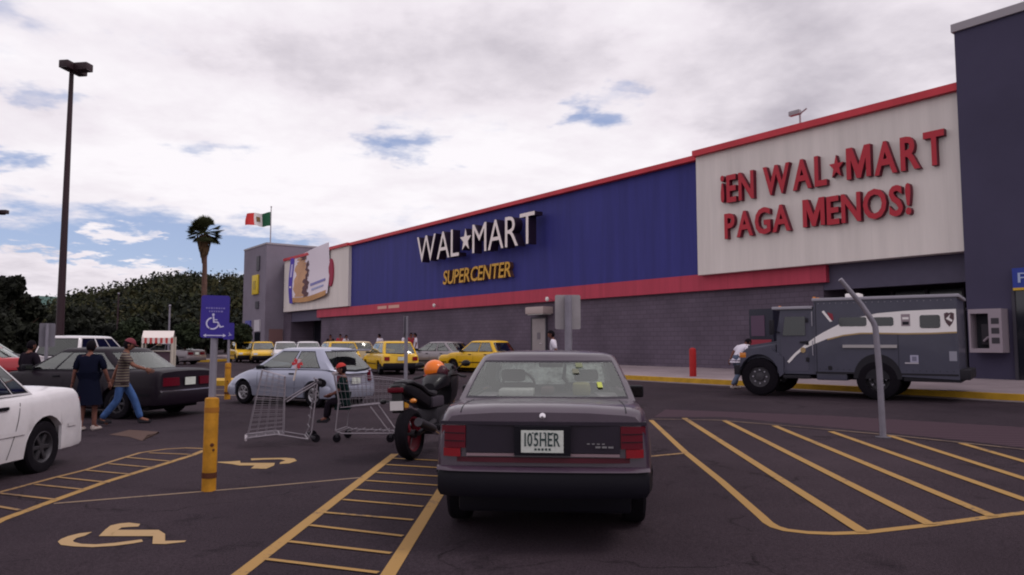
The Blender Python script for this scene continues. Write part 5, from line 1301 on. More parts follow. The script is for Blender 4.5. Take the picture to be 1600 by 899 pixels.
# ================================================================== MOTORCYCLE
bike = thing('motorcycle', 'black sport motorcycle parked left of the plum car', 'motorcycle')
blk = mat('bike_black', (.007, .006, .009), .4, coat=.15); bred = mat('bike_red', (.13, .010, .02), .4); eng = mat('engine_grey', (.055, .05, .06), .45, .6); seatm = mat('bike_seat', (.025, .022, .028), .6)
org = mat('helmet_orange', (.78, .17, .01), .35, coat=.4)
def bike_wheel(x, r_, wd):
    A = Matrix.Translation((x, 0, r_)) @ Matrix.Rotation(R(90), 4, 'X')
    m = MB(); m.lathe([(r_ * .68, -wd * .35), (r_ * .80, -wd * .5), (r_ * .92, -wd * .42), (r_, -.01), (r_, .01), (r_ * .92, wd * .42), (r_ * .80, wd * .5), (r_ * .68, wd * .35), (r_ * .68, -wd * .35)], MT['rubber'], 36, A); o = m.build('wheel', bike)
    m = MB(); m.lathe([(r_ * .70, -wd * .36), (r_ * .62, -wd * .3), (r_ * .62, wd * .3), (r_ * .70, wd * .36)], bred, 36, A); m.lathe([(.05, -wd * .5), (.05, wd * .5)], eng, 12, A)
    for k_ in range(3):
        B_ = A @ Matrix.Rotation(k_ * 2 * math.pi / 3, 4, 'Z'); m.rbox(.03, r_ * .66, -.03, .03, -.022, .022, .008, bred, B_)
    m.lathe([(r_ * .46, -wd * .6), (r_ * .46, -wd * .56), (r_ * .26, -wd * .56), (r_ * .26, -wd * .6), (r_ * .46, -wd * .6)], MT['chrome'], 28, A)
    m.build('rim', o)
bike_wheel(-.70, .315, .17); bike_wheel(.70, .30, .12)
# tail and seat
def loft(mb, secs, m_, n=12):
    """secs: (x, z centre, half width, half height)"""
    vs = []
    for x, z, a, b_ in secs:
        for k_ in range(n):
            t2 = 2 * math.pi * k_ / n; cs, sn = math.cos(t2), math.sin(t2); vs.append((x, a * math.copysign(abs(cs) ** .7, cs), z + b_ * math.copysign(abs(sn) ** .7, sn)))
    L_ = len(secs); mb.add(vs, [(i * n + k_, i * n + (k_ + 1) % n, (i + 1) * n + (k_ + 1) % n, (i + 1) * n + k_) for i in range(L_ - 1) for k_ in range(n)] + [tuple(range(n))[::-1], tuple(range((L_ - 1) * n, L_ * n))], m_); return mb
loft(MB(), [(-1.06, .90, .07, .03), (-1.02, .89, .11, .07), (-.85, .86, .13, .09), (-.60, .79, .14, .10), (-.35, .70, .13, .10), (-.1, .64, .12, .08)], blk).build('tail_unit', bike)
loft(MB(), [(-.92, .955, .10, .02), (-.80, .96, .13, .035), (-.55, .90, .14, .035), (-.40, .82, .15, .04), (-.15, .77, .14, .05), (0, .78, .10, .04)], seatm).build('seat', bike)
m = MB(); m.rbox(-1.085, -1.04, -.10, .10, .85, .91, .015, MT['red_lens']); m.build('taillight', bike)
m = MB(); m.rbox(-1.03, -.97, -.07, .07, .60, .84, .01, blk); m.build('mudguard', bike)
m = MB(); m.box(-1.055, -1.04, -.085, .085, .635, .745, mat('bike_plate', (.66, .62, .62), .5)); m.build('licence_plate', bike)
for s_ in (1, -1):
    m = MB(); m.tube([(-.98, 0, .74), (-1.0, s_ * .17, .74)], .012, blk, 8); m.ball((-1.0, s_ * .2, .74), (.04, .045, .03), MT['amber'] if s_ < 0 else blk); m.build('indicator', bike)
loft(MB(), [(-.05, .84, .08, .07), (.05, .90, .15, .11), (.2, .93, .17, .12), (.35, .92, .15, .11), (.46, .86, .09, .07)], blk).build('fuel_tank', bike)
m = MB(); m.rbox(-.15, .32, -.17, .17, .28, .60, .06, eng); m.lathe([(.12, -.22), (.13, -.19), (.13, .19), (.12, .22)], eng, 18, Matrix.Translation((.0, 0, .36)) @ Matrix.Rotation(R(90), 4, 'X')); m.build('engine', bike)
m = MB()
for k_ in range(5): m.box(.12, .36, -.14, .14, .46 + k_ * .03, .472 + k_ * .03, MT['chrome'])
m.build('cooling_fins', bike)
for s_ in (1, -1):
    m = MB(); m.tube([(-.70, s_ * .12, .32), (-.2, s_ * .12, .42)], [.03, .04], eng); m.build('swing_arm', bike)
    m = MB(); m.tube([(.70, s_ * .10, .30), (.52, s_ * .10, .75), (.44, s_ * .10, .98)], [.028, .028, .025], MT['chrome']); m.build('fork', bike)
    m = MB(); m.tube([(.44, s_ * .1, .98), (.40, s_ * .25, 1.0), (.34, s_ * .34, .98)], .015, blk); m.tube([(.36, s_ * .30, .985), (.31, s_ * .39, .97)], .02, seatm); m.build('handlebar', bike)
    m = MB(); m.tube([(.50, s_ * .16, 1.05), (.47, s_ * .30, 1.14)], .009, blk, 6); m.ball((.46, s_ * .35, 1.15), (.025, .07, .045), blk); m.build('mirror', bike)
    m = MB(); m.rbox(-.28, -.2, min(s_ * .14, s_ * .24), max(s_ * .14, s_ * .24), .36, .385, .006, eng); m.build('footrest', bike)
m = MB(); m.tube([(.25, -.15, .45), (.1, -.19, .26), (-.3, -.2, .28), (-.5, -.21, .36)], [.025, .028, .03, .045], MT['chrome'], 12); m.tube([(-.45, -.21, .35), (-.92, -.22, .48)], [.05, .055], eng, 14); m.build('exhaust', bike)
loft(MB(), [(.36, .80, .16, .22), (.55, .86, .17, .26), (.72, .92, .13, .20), (.84, .95, .06, .10)], blk).build('fairing', bike)
loft(MB(), [(.46, 1.06, .10, .02), (.56, 1.10, .13, .06), (.68, 1.08, .12, .05), (.80, 1.02, .06, .03)], MT['glass_dark']).build('windscreen', bike)
m = MB(); m.tube([(-.05, .14, .35), (-.18, .28, .0)], .014, eng, 8); m.build('side_stand', bike)
m = MB(); m.rbox(-.28, .1, -.155, .155, .60, .74, .03, mat('side_panel_dark', (.05, .04, .055), .5)); m.build('side_panel', bike)
g_ = G(642, 719); ba = 17
bh = Vector((math.sin(R(ba)), math.cos(R(ba)), 0))
bike.location = Vector((g_.x, g_.y, 0)) + bh * .70; bike.location.z = gz(*bike.location[:2]); bike.rotation_euler = (R(-3), 0, R(90 - ba))
# helmet hung on the handlebar
hp = bike.matrix_basis @ Vector((0, 0, 0))
bpy.context.view_layer.update()
hp = bike.matrix_world @ Vector((.30, .06, 1.0))
hm = thing('helmet', 'orange motorcycle helmet resting on the tank of the black motorcycle', 'helmet', hp, R(90 - ba) + .4)
m = MB(); vs = []; 
m.ball((0, 0, .08), (.16, .15, .14), org, 20, 14); m.build('shell', hm)
m = MB(); m.ball((-.07, -.09, .05), (.11, .10, .10), mat('helmet_dark', (.05, .012, .02), .3), 14, 10); m.build('visor', hm)
m = MB(); m.tube([(.14 * math.cos(k_ * .5), .135 * math.sin(k_ * .5), .0) for k_ in range(13)], .02, mat('helmet_rim', (.25, .03, .03), .5), 8); m.build('rim_trim', hm)

# ================================================================== SHOPPING TROLLEYS
def make_cart(label):
    t_ = thing('shopping_cart', label, 'shopping trolley', (0, 0, 0), 0, 'shopping trolleys left in the aisle')
    wr = MT['wire']
    # basket: corners rear (x=-.35) to front (x=.47)
    def bp_(u, v, wv_):      # u 0 rear..1 front, v -1..1 across, wv_ 0 bottom..1 top
        x = -.35 + .80 * u + (.06 * wv_ * u) - (.10 * wv_ * (1 - u)); hw_ = (.25 - .06 * u) * (.86 + .14 * wv_); zb = .50 + .08 * u; zt_ = .98 - .08 * u
        return Vector((x, v * hw_, zb + (zt_ - zb) * wv_))
    m = MB()
    for v in (-1, 1):
        for wv_ in (0, 1): m.tube([bp_(0, v, wv_), bp_(1, v, wv_)], .0065, wr, 6)
        for i in range(1, 14): m.tube([bp_(i / 14, v, 0), bp_(i / 14, v, 1)], .0026, wr, 4)
        for j in (1, 2, 3): m.tube([bp_(0, v, j / 4), bp_(1, v, j / 4)], .0034, wr, 4)
    for u in (0, 1):
        for wv_ in (0, 1): m.tube([bp_(u, -1, wv_), bp_(u, 1, wv_)], .0065, wr, 6)
        for i in range(0, 9): m.tube([bp_(u, -1 + i / 4, 0), bp_(u, -1 + i / 4, 1)], .0026, wr, 4)
        for j in (1, 2, 3): m.tube([bp_(u, -1, j / 4), bp_(u, 1, j / 4)], .0034, wr, 4)
    for i in range(1, 14): m.tube([bp_(i / 14, -1, 0), bp_(i / 14, 1, 0)], .0026, wr, 4)
    for i in range(1, 6): m.tube([bp_(0, -1 + i / 3, 0), bp_(1, -1 + i / 3, 0)], .004, wr, 4)
    m.build('basket', t_)
    m = MB()
    for v in (-1, 1):
        m.tube([(-.44, v * .24, 1.0), (-.36, v * .25, .60), (-.40, v * .26, .17), (-.30, v * .26, .13), (.44, v * .17, .13), (.46, v * .17, .16)], .011, wr, 8)
        m.tube([(.40, v * .17, .13), (.10, v * .2, .52)], .011, wr, 8)
    m.tube([(-.40, -.26, .17), (-.40, .26, .17)], .011, wr, 8); m.tube([(.44, -.17, .13), (.44, .17, .13)], .011, wr, 8); m.tube([(-.37, -.25, .56), (-.37, .25, .56)], .011, wr, 8)
    for i in range(7): m.tube([(-.36 + .13 * i, -.24 + .01 * i, .16), (-.36 + .13 * i, .24 - .01 * i, .16)], .005, wr, 4)
    m.build('frame', t_)
    m = MB(); m.tube([(-.46, -.25, 1.0), (-.46, .25, 1.0)], .018, mat('cart_handle', (.35, .3, .33), .4), 10); m.build('handle', t_)
    for (x, y) in ((-.36, .25), (-.36, -.25), (.42, .17), (.42, -.17)):
        m = MB(); m.lathe([(.02, -.014), (.055, -.016), (.06, -.008), (.06, .008), (.055, .016), (.02, .014), (.001, .014)], MT['rubber'], 16, Matrix.Translation((x - .02, y, .06)) @ Matrix.Rotation(R(90), 4, 'X')); o = m.build('wheel', t_)
        m = MB(); m.rbox(x - .035, x + .01, y - .024, y + .024, .07, .135, .006, eng); m.build('fork', o)
    m = MB(); m.add([bp_(.02, -.7, .3), bp_(.02, .7, .3), bp_(.16, .7, .55), bp_(.16, -.7, .55)] , [(0, 1, 2, 3)], wr); 
    return t_
cart = make_cart('wire shopping trolley standing upright behind the motorcycle')
a = G(522, 690); b_ = G(600, 690)
cart.location = ((a.x + b_.x) / 2 + .10, (a.y + b_.y) / 2 + .1, gz((a.x + b_.x) / 2, a.y)); cart.rotation_euler = (0, 0, R(-6))
c2 = dup(cart, 'wire shopping trolley tipped back on its handle, front end pointing up', (0, 0, 0), 0, 'shopping trolleys left in the aisle')
a = G(440, 692)
c2.rotation_euler = (Matrix.Rotation(R(20), 4, 'Z') @ Matrix.Rotation(R(-84), 4, 'Y')).to_euler()
c2.location = (a.x + .58, a.y, gz(a.x, a.y) + .47)
# advertising stick with a red flower clipped to the tipped trolley
bpy.context.view_layer.update()
t_ = thing('pinwheel_stick', 'red toy pinwheel on a pale stick above the tipped trolley', 'toy', (a.x + .12, a.y + .12, gz(a.x, a.y) + .9))
m = MB(); m.tube([(0, 0, 0), (.05, 0, .22)], .012, mat('stick_pale', (.6, .5, .45), .6), 8); m.build('stick', t_)
m = MB(); pr_ = mat('toy_red', (.55, .04, .05), .5); pw_ = mat('toy_pale', (.6, .45, .5), .5)
for k_ in range(6):
    A = Matrix.Translation((.055, -.012, .25)) @ Matrix.Rotation(k_ * math.pi / 3, 4, 'Y'); m.prism([(0, 0), (.035, .02), (.06, .06), (.01, .07)], -.012, .012, pr_ if k_ % 3 else pw_, M4=A)
m.build('blades', t_)

# ================================================================== VEGETATION AND HILLS
def leaf_mat(name, a, b_, sc=.8):
    m = mat(name, a, .85, spec=.2, col2=b_, vscale=sc); return m
LEAF = leaf_mat('foliage', (.036, .038, .014), (.014, .017, .010), .12)
LEAFD = leaf_mat('foliage_dark', (.020, .022, .013), (.008, .009, .008), .5)
LEAFR = leaf_mat('clipped_foliage', (.032, .042, .020), (.014, .020, .012), 1.5)
BARK = mat('bark', (.10, .06, .05), .9, var=.4, vscale=6); HILLM = mat('hill_soil', (.018, .018, .010), .95, var=.4, vscale=.05)
def leaves(mb, c_, r_, n, size, m_, rng, shell=.55):
    vs = []; fs = []
    for _ in range(n):
        d = Vector((rng.gauss(0, 1), rng.gauss(0, 1), rng.gauss(0, 1))).normalized(); k_ = (shell + (1 - shell) * rng.random()) * (1 + .12 * math.sin(d.x * 5 + d.z * 7) )
        p = Vector((c_[0] + d.x * r_[0] * k_, c_[1] + d.y * r_[1] * k_, c_[2] + d.z * r_[2] * k_))
        a = Vector((rng.gauss(0, 1), rng.gauss(0, 1), rng.gauss(0, 1))); a = (a + d * .2).normalized(); b2 = a.cross(Vector((rng.gauss(0, 1), rng.gauss(0, 1), rng.gauss(0, 1)))).normalized()
        s_ = size * (.6 + .8 * rng.random()); o = len(vs); vs += [p - a * s_, p + b2 * s_ * .6, p + a * s_, p - b2 * s_ * .6]; fs.append((o, o + 1, o + 2, o + 3))
    mb.add(vs, fs, m_)
def quick(mb, name, parent=None):
    me = bpy.data.meshes.new(name); me.from_pydata(mb.v, [], mb.f)
    for q in mb.mats: me.materials.append(q)
    me.polygons.foreach_set('material_index', mb.m); me.update(); o = bpy.data.objects.new(name, me); C.objects.link(o)
    if parent: o.parent = parent
    return o
rng = random.Random(11)
# wooded ridge: skyline given in photo pixels, built as a hill 190-330 m away with depth
sky_pts = [(-200, 380), (0, 462), (40, 484), (75, 490), (100, 476), (130, 464), (160, 460), (190, 453), (220, 445), (245, 438), (262, 434), (300, 436), (330, 440), (380, 437), (430, 430), (520, 420), (700, 430), (900, 470)]
def ridge_h(px, d):
    return CH + (536 - interp(sky_pts, px)) / FPX * d * .97
hb = MB(); cols = list(range(-260, 921, 20)); dep = [0, .15, .35, .6, .85, 1.0, 1.4, 2.0]; hgt = [0, .30, .58, .82, .96, 1.0, .8, 0]
vs = []
for px in cols:
    for k_, hh in zip(dep, hgt):
        d_ = 120 + 110 * k_; x_ = (px - 800) / FPX * d_; zt_ = ridge_h(px, 230) * hh - 4.5 * hh
        vs.append((x_, d_, zt_ + 1.5 * mnoise.noise(Vector((x_ * .03, d_ * .03, 0))) * hh - (.5 if hh == 0 else 0)))
nD = len(dep); hb.add(vs, [(i * nD + j, (i + 1) * nD + j, (i + 1) * nD + j + 1, i * nD + j + 1) for i in range(len(cols) - 1) for j in range(nD - 1)], HILLM)
struct(hb, 'hills')
fr = MB(); LEAF2 = leaf_mat('foliage_olive', (.052, .046, .016), (.020, .020, .010), .2); LEAF3 = leaf_mat('foliage_deep', (.020, .024, .014), (.009, .011, .009), .2)
for i in range(1150):
    px = rng.uniform(-240, 560); k_ = rng.choice([rng.uniform(0, .3), rng.uniform(.2, 1.02), rng.uniform(.6, 1.02)]); d_ = 120 + 110 * k_; x_ = (px - 800) / FPX * d_
    hh = interp(list(zip(dep, hgt)), k_); z_ = (ridge_h(px, 230) - 4.5) * hh; rr = rng.uniform(2.2, 4.6)
    leaves(fr, (x_, d_, z_ + rr * .55), (rr * 1.15, rr * 1.15, rr * rng.uniform(.75, 1.2)), 125, rng.choice((.32, .42, .55)), rng.choice((LEAF, LEAF, LEAF2, LEAF3, LEAF3)), rng, .5)
o = quick(fr, 'forest'); o['kind'] = 'stuff'; o['label'] = 'dense dark green wood covering the ridge behind the car park'; o['category'] = 'forest'
# distant blue green hill
fh = MB(); vs = []
for i in range(25):
    px = -100 + i * 20; d_ = 900; x_ = (px - 800) / FPX * d_; z_ = CH + (536 - (469 + 22 * (abs(px - 65) / 150) ** 1.3)) / FPX * d_ * 1.1
    vs += [(x_, d_, z_), (x_ * .9, d_ * .9, -2), (x_ * 1.15, d_ * 1.15, -2)]
fh.add(vs, [(i * 3 + 1, i * 3 + 4, i * 3 + 3, i * 3) for i in range(24)] + [(i * 3, i * 3 + 3, i * 3 + 5, i * 3 + 2) for i in range(24)], mat('far_hill_green', (.075, .13, .12), .9, var=.2, vscale=.01))
struct(fh, 'hills')

def tree(x, y, h, rx, label, m_, n=2600, size=.22, trunk=.2, group=None, name='tree', lobes=7, low=.35):
    t_ = thing(name, label, 'tree', (x, y, gz(x, y)), 0, group); m = MB()
    m.tube([(0, 0, 0), (.05, .03, h * .3), (-.05, .05, h * .6)], [trunk, trunk * .75, trunk * .4], BARK, 10)
    for k_ in range(6):
        a = k_ * 1.05; m.tube([(0, 0, h * (.3 + .05 * k_)), (math.cos(a) * rx * .3, math.sin(a) * rx * .3, h * (.45 + .05 * k_)), (math.cos(a) * rx * .6, math.sin(a) * rx * .6, h * (.55 + .05 * k_))], [trunk * .45, trunk * .3, trunk * .12], BARK, 6)
    m.build('trunk', t_); cr_ = MB()
    for k_ in range(lobes):
        a = rng.uniform(0, 6.28); q = rng.uniform(.15, .62); zz_ = rng.uniform(low + .12, .80); rr = rx * rng.uniform(.38, .62)
        leaves(cr_, (math.cos(a) * rx * q, math.sin(a) * rx * q, h * zz_), (rr, rr, rr * .85), n // lobes, size, m_, rng, .35)
    quick(cr_, 'crown', t_); return t_
for (px, d_, ytop, rpx, lb) in ((-10, 92, 418, 44, 'big dark tree at the left edge beyond the parked cars'), (38, 97, 452, 34, 'dark tree just right of the big one at the left edge'), (120, 100, 482, 38, 'low dark tree right of the tall lamp pole'), (-75, 85, 410, 50, 'dark tree cut by the left frame edge')):
    x_ = (px - 800) / FPX * d_; h_ = CH + (536 - ytop) / FPX * d_
    tree(x_, d_, h_, rpx / FPX * d_ * 1.1, lb, LEAFD, 5200, .42, .35, 'dark trees beyond the car park', lobes=12, low=.10)
# dark band of lower trees along the edge of the car park
for i in range(13):
    px = -40 + i * 33 + rng.uniform(-6, 6); d_ = 84 + rng.uniform(-6, 8); x_ = (px - 800) / FPX * d_; h_ = CH + (536 - rng.uniform(486, 506)) / FPX * d_
    where = ['at the left edge', 'above the red car', 'above the left end of the white minivan', 'under the tall lamp pole', 'above the middle of the minivan', 'left of the thin dark pole', 'behind the left clipped tree', 'left of the striped awning', 'behind the striped awning', 'behind the right clipped tree', 'left of the nearest blue sign', 'hidden by the nearest blue sign', 'beside the grey tower'][i]
    tree(x_, d_, h_, 2.3, 'low dark tree of the boundary row, ' + where, LEAFD, 1700, .34, .18, 'boundary row trees', lobes=9, low=.02)
# clipped round trees
for (px, yc, rpx, d_, lb) in ((208, 524, 23, 47, 'round clipped tree left of the striped awning'), (291, 527, 20, 47, 'round clipped tree right of the striped awning'), (378, 527, 16, 52, 'round clipped tree beside the grey tower foot')):
    x_ = (px - 800) / FPX * d_; zc = CH + (536 - yc) / FPX * d_; r_ = rpx / FPX * d_
    t_ = thing('clipped_tree', lb, 'tree', (x_, d_, gz(x_, d_)), 0, 'round clipped trees'); m = MB(); m.tube([(0, 0, 0), (0, 0, zc)], [.09, .07], BARK, 8); m.build('trunk', t_)
    m = MB(); leaves(m, (0, 0, zc), (r_, r_, r_), 2600, .12, LEAFR, rng, .72); quick(m, 'crown', t_)
# fan palm
d_ = 90; x_ = (317 - 800) / FPX * d_; zc = CH + (536 - 366) / FPX * d_
palm = thing('palm_tree', 'tall fan palm with a skirt of dead fronds left of the flag', 'palm tree', (x_, d_, gz(x_, d_)))
m = MB(); m.tube([(0, 0, 0), (.1, 0, zc * .35), (.05, 0, zc * .7), (-.1, 0, zc - .2)], [.48, .36, .28, .26], mat('palm_trunk', (.14, .075, .06), .9, var=.4, vscale=2), 12); m.build('trunk', palm)
pgm = mat('palm_green', (.05, .055, .02), .7, var=.4, vscale=2); pdm = mat('palm_dead', (.11, .065, .035), .9, var=.4, vscale=2)
def frond(mb, az_, el_, L_, m_, fan=1.0):
    d = Vector((math.cos(az_) * math.cos(el_), math.sin(az_) * math.cos(el_), math.sin(el_))); o_ = Vector((-.1, 0, zc)); tip = o_ + d * L_ * .5; s1 = d.cross(Vector((0, 0, 1)))
    s1 = s1.normalized() if s1.length > .05 else Vector((1, 0, 0)); up = s1.cross(d)
    mb.tube([o_, tip], .035, m_, 4); vs = []; fs = []
    for k_ in range(13):
        an = (k_ - 6) / 6 * 1.15 * fan; dd = (d * math.cos(an) + s1 * math.sin(an)); droop = Vector((0, 0, -.35 * abs(an) - .15)) * L_ * .5; e_ = tip + dd * L_ * .5 * (1 - .12 * abs(an)) + droop * .5
        w_ = (s1 * math.cos(an) - d * math.sin(an)) * .055; o2 = len(vs); mid = tip + dd * L_ * .28 + droop * .12; vs += [tip - w_ * .3, tip + w_ * .3, mid + w_ * 1.2, e_, mid - w_ * 1.2]; fs.append((o2, o2 + 1, o2 + 2, o2 + 3, o2 + 4))
    mb.add(vs, fs, m_)
m = MB()
for k_ in range(80): frond(m, rng.uniform(0, 6.28), R(rng.uniform(-40, 88)), rng.uniform(1.9, 2.5), pgm)
quick(m, 'crown', palm)
m = MB()
for k_ in range(70):
    a = rng.uniform(0, 6.28); z_ = zc - rng.uniform(.1, 2.6); q = .95 * max(.25, 1 - (zc - z_) / 3.4)
    p0 = Vector((-.1, 0, z_)); p1 = p0 + Vector((math.cos(a) * q, math.sin(a) * q, -.35)); p2 = p0 + Vector((math.cos(a) * q * .9, math.sin(a) * q * .9, -1.25)); s_ = Vector((-math.sin(a), math.cos(a), 0)) * .22
    m.add([p0, p1 - s_, p2 - s_ * .4, p2 + s_ * .4, p1 + s_], [(0, 1, 2, 3, 4)], pdm)
quick(m, 'dead_frond_skirt', palm)

# ================================================================== PEOPLE
def skin_mesh(pts, edges, rad, sub=1):
    me = bpy.data.meshes.new('sk'); me.from_pydata([tuple(p) for p in pts], edges, []); o = bpy.data.objects.new('sk', me); C.objects.link(o)
    mo = o.modifiers.new('s', 'SKIN'); mo.use_smooth_shade = True; mo.branch_smoothing = .3
    sv = me.skin_vertices[0].data
    for i, r_ in enumerate(rad):
        r_ = r_ if isinstance(r_, tuple) else (r_, r_); sv[i].radius = r_; sv[i].use_root = (i == 0)
    ms = o.modifiers.new('u', 'SUBSURF'); ms.levels = sub; ms.render_levels = sub
    bpy.context.view_layer.update()
    ev = bpy.data.meshes.new_from_object(o.evaluated_get(bpy.context.evaluated_depsgraph_get()))
    v = [q.co.copy() for q in ev.vertices]; f = [list(p.vertices) for p in ev.polygons]
    bpy.data.objects.remove(o); bpy.data.meshes.remove(me); bpy.data.meshes.remove(ev); return v, f
SKIN = mat('skin_brown', (.16, .065, .05), .7); SKIN2 = mat('skin_tan', (.20, .085, .06), .7); HAIR = mat('hair_black', (.006, .004, .007), .8, spec=.08); SHOE = mat('shoe_dark', (.02, .018, .025), .6); SHOEW = mat('shoe_white', (.5, .42, .4), .6)
def person(label, loc, azd, H=1.70, pose=None, shirt=None, sleeve=.55, legs=None, leglen=1.0, skirt=None, hat=None, hair='short', shoes=SHOE, skin=SKIN, lean=0.0, head_turn=0.0, shirt_len=.0, fat=1.0, group=None):
    """local: y forward, x right, z up; feet at z=0"""
    t_ = thing('person', label, 'person', loc, R(-azd), group); k = H / 1.75
    J = dict(pelvis=(0, 0, .95), waist=(0, 0, 1.10), chest=(0, .01, 1.30), neck=(0, 0, 1.47), headb=(0, .02, 1.54),
             sl=(-.19, 0, 1.42), sr=(.19, 0, 1.42), el=(-.25, -.02, 1.14), er=(.25, -.02, 1.14), wl=(-.27, .06, .90), wr=(.27, .06, .90),
             hl=(-.095, 0, .90), hr=(.095, 0, .90), kl=(-.10, .02, .50), kr=(.10, .02, .50), al=(-.10, -.02, .09), ar=(.10, -.02, .09), tl=(-.11, .14, .03), tr=(.11, .14, .03))
    J.update(pose or {})
    if lean:
        c_, s_ = math.cos(lean), math.sin(lean)
        for n_ in ('waist', 'chest', 'neck', 'headb', 'sl', 'sr', 'el', 'er', 'wl', 'wr'):
            if pose and n_ in pose: continue
            x, y, z = J[n_]; dz = z - .95; J[n_] = (x, y * c_ + dz * s_, .95 + dz * c_ - y * s_)
    P_ = {n_: Vector(q) * k for n_, q in J.items()}
    f_ = fat
    names = ['pelvis', 'waist', 'chest', 'neck', 'headb', 'sl', 'el', 'wl', 'sr', 'er', 'wr', 'hl', 'kl', 'al', 'tl', 'hr', 'kr', 'ar', 'tr']
    rad = dict(pelvis=(.15 * f_, .11 * f_), waist=(.135 * f_, .10 * f_), chest=(.16 * f_, .11 * f_), neck=.058, headb=.055, sl=.062, el=.043, wl=.030, sr=.062, er=.043, wr=.030, hl=.09 * f_, kl=.058, al=.042, tl=.035, hr=.09 * f_, kr=.058, ar=.042, tr=.035)
    E_ = [('pelvis', 'waist'), ('waist', 'chest'), ('chest', 'neck'), ('neck', 'headb'), ('chest', 'sl'), ('sl', 'el'), ('el', 'wl'), ('chest', 'sr'), ('sr', 'er'), ('er', 'wr'), ('pelvis', 'hl'), ('hl', 'kl'), ('kl', 'al'), ('al', 'tl'), ('pelvis', 'hr'), ('hr', 'kr'), ('kr', 'ar'), ('ar', 'tr')]
    def sk(ns, add=0.0, mul=1.0, extra=None, sub=1):
        idx = {n_: i for i, n_ in enumerate(ns)}; pts = [P_[n_] for n_ in ns]; rr = []
        for n_ in ns:
            r_ = (extra or {}).get(n_, rad[n_]); r_ = r_ if isinstance(r_, tuple) else (r_, r_); rr.append(((r_[0] * mul + add) * k, (r_[1] * mul + add) * k))
        return skin_mesh(pts, [(idx[a], idx[b_]) for a, b_ in E_ if a in idx and b_ in idx], rr, sub)
    # body, head, hands
    m = MB(); v, f = sk(names); m.add(v, f, skin)
    nk = P_['neck']; hb_ = P_['headb']; up = (hb_ - nk).normalized(); A = Matrix.Translation(hb_ + up * .085 * k) @ up.to_track_quat('Z', 'Y').to_matrix().to_4x4()
    q0 = Vector((0, 1, 0)); fw = (q0 - up * q0.dot(up)).normalized(); rt = fw.cross(up); HM = Matrix((rt, fw, up)).transposed().to_4x4(); HM = Matrix.Translation(hb_ + up * .085 * k) @ HM @ Matrix.Rotation(-head_turn, 4, 'Z') @ Matrix.Scale(k, 4)
    hd = MB(); bmh_ = bmesh.new(); bmesh.ops.create_uvsphere(bmh_, u_segments=20, v_segments=14, radius=1)
    for q in bmh_.verts:
        x, y, z = q.co; jaw = max(0, -z); q.co = Vector((x * .078 * (1 - .28 * jaw), y * .098 * (1 - .10 * jaw) + .012 * jaw * (1 if y > 0 else -.4), z * .118))
    m.bm(bmh_, skin, HM)
    m.prism([(-.012, -.03), (.012, -.03), (.006, .012), (-.006, .012)], .088, .112, skin, 'y', HM)     # nose
    for s_ in (-1, 1): m.ball((s_ * .079, -.005, -.005), (.012, .022, .032), skin, 8, 6, HM)
    for hn, en, s_ in (('wl', 'el', -1), ('wr', 'er', 1)):
        d = (P_[hn] - P_[en]).normalized(); sd_ = d.cross(Vector((0, 1, 0))); sd_ = sd_.normalized() if sd_.length > .1 else Vector((1, 0, 0)); nn_ = d.cross(sd_); w0_ = P_[hn]
        HMx = Matrix((sd_, nn_, d)).transposed().to_4x4(); HMx = Matrix.Translation(w0_) @ HMx @ Matrix.Scale(k, 4)
        m.rbox(-.018, .018, -.040, .040, -.01, .095, .014, skin, HMx)
        for q, (off, ln) in enumerate(((-.031, .062), (-.011, .075), (.010, .07), (.030, .055))):
            m.tube([HMx @ Vector((0, off, .085)), HMx @ Vector((-.008 * s_, off, .085 + ln * .5)), HMx @ Vector((-.024 * s_, off, .085 + ln * .95))], [.0095 * k, .009 * k, .007 * k], skin, 6)
        m.tube([HMx @ Vector((0, .036, .02)), HMx @ Vector((-.012 * s_, .062, .055)), HMx @ Vector((-.02 * s_, .066, .085))], [.012 * k, .011 * k, .008 * k], skin, 6)
    m.build('body', t_, 60)
    m = MB()
    for s_ in (-1, 1): m.ball((s_ * .03, .086, .012), (.011, .008, .007), HAIR, 8, 6, HM)
    m.box(-.022, .022, .088, .0935, -.056, -.050, mat('lips', (.2, .06, .06), .6), HM); m.build('face', t_)
    # hair or cap
    m = MB(); bmh_ = bmesh.new(); bmesh.ops.create_uvsphere(bmh_, u_segments=20, v_segments=14, radius=1)
    for q in bmh_.verts: q.co = Vector((q.co.x * .088, q.co.y * .108 - .006, q.co.z * .122 + .008))
    low = {'short': -.035, 'long': -.10}.get(hair, -.03)
    bmesh.ops.delete(bmh_, geom=[q for q in bmh_.verts if (q.co.y > .035 and q.co.z < .055) or q.co.z < low - .06 * (q.co.y < 0)], context='VERTS')
    bmesh.ops.solidify(bmh_, geom=bmh_.faces[:], thickness=.008); m.bm(bmh_, HAIR, HM); m.build('hair', t_)
    if hat:
        m = MB(); bmh_ = bmesh.new(); bmesh.ops.create_uvsphere(bmh_, u_segments=20, v_segments=12, radius=1)
        for q in bmh_.verts: q.co = Vector((q.co.x * .099, q.co.y * .118 - .004, q.co.z * .125 + .02))
        bmesh.ops.delete(bmh_, geom=[q for q in bmh_.verts if q.co.z < .025], context='VERTS'); bmesh.ops.solidify(bmh_, geom=bmh_.faces[:], thickness=.006); m.bm(bmh_, hat, HM)
        m.prism([(.075 * math.cos(a), .085 + .085 * math.sin(a)) for a in [i * math.pi / 10 for i in range(11)]], .032, .040, hat, 'z', HM); m.build('cap', t_)
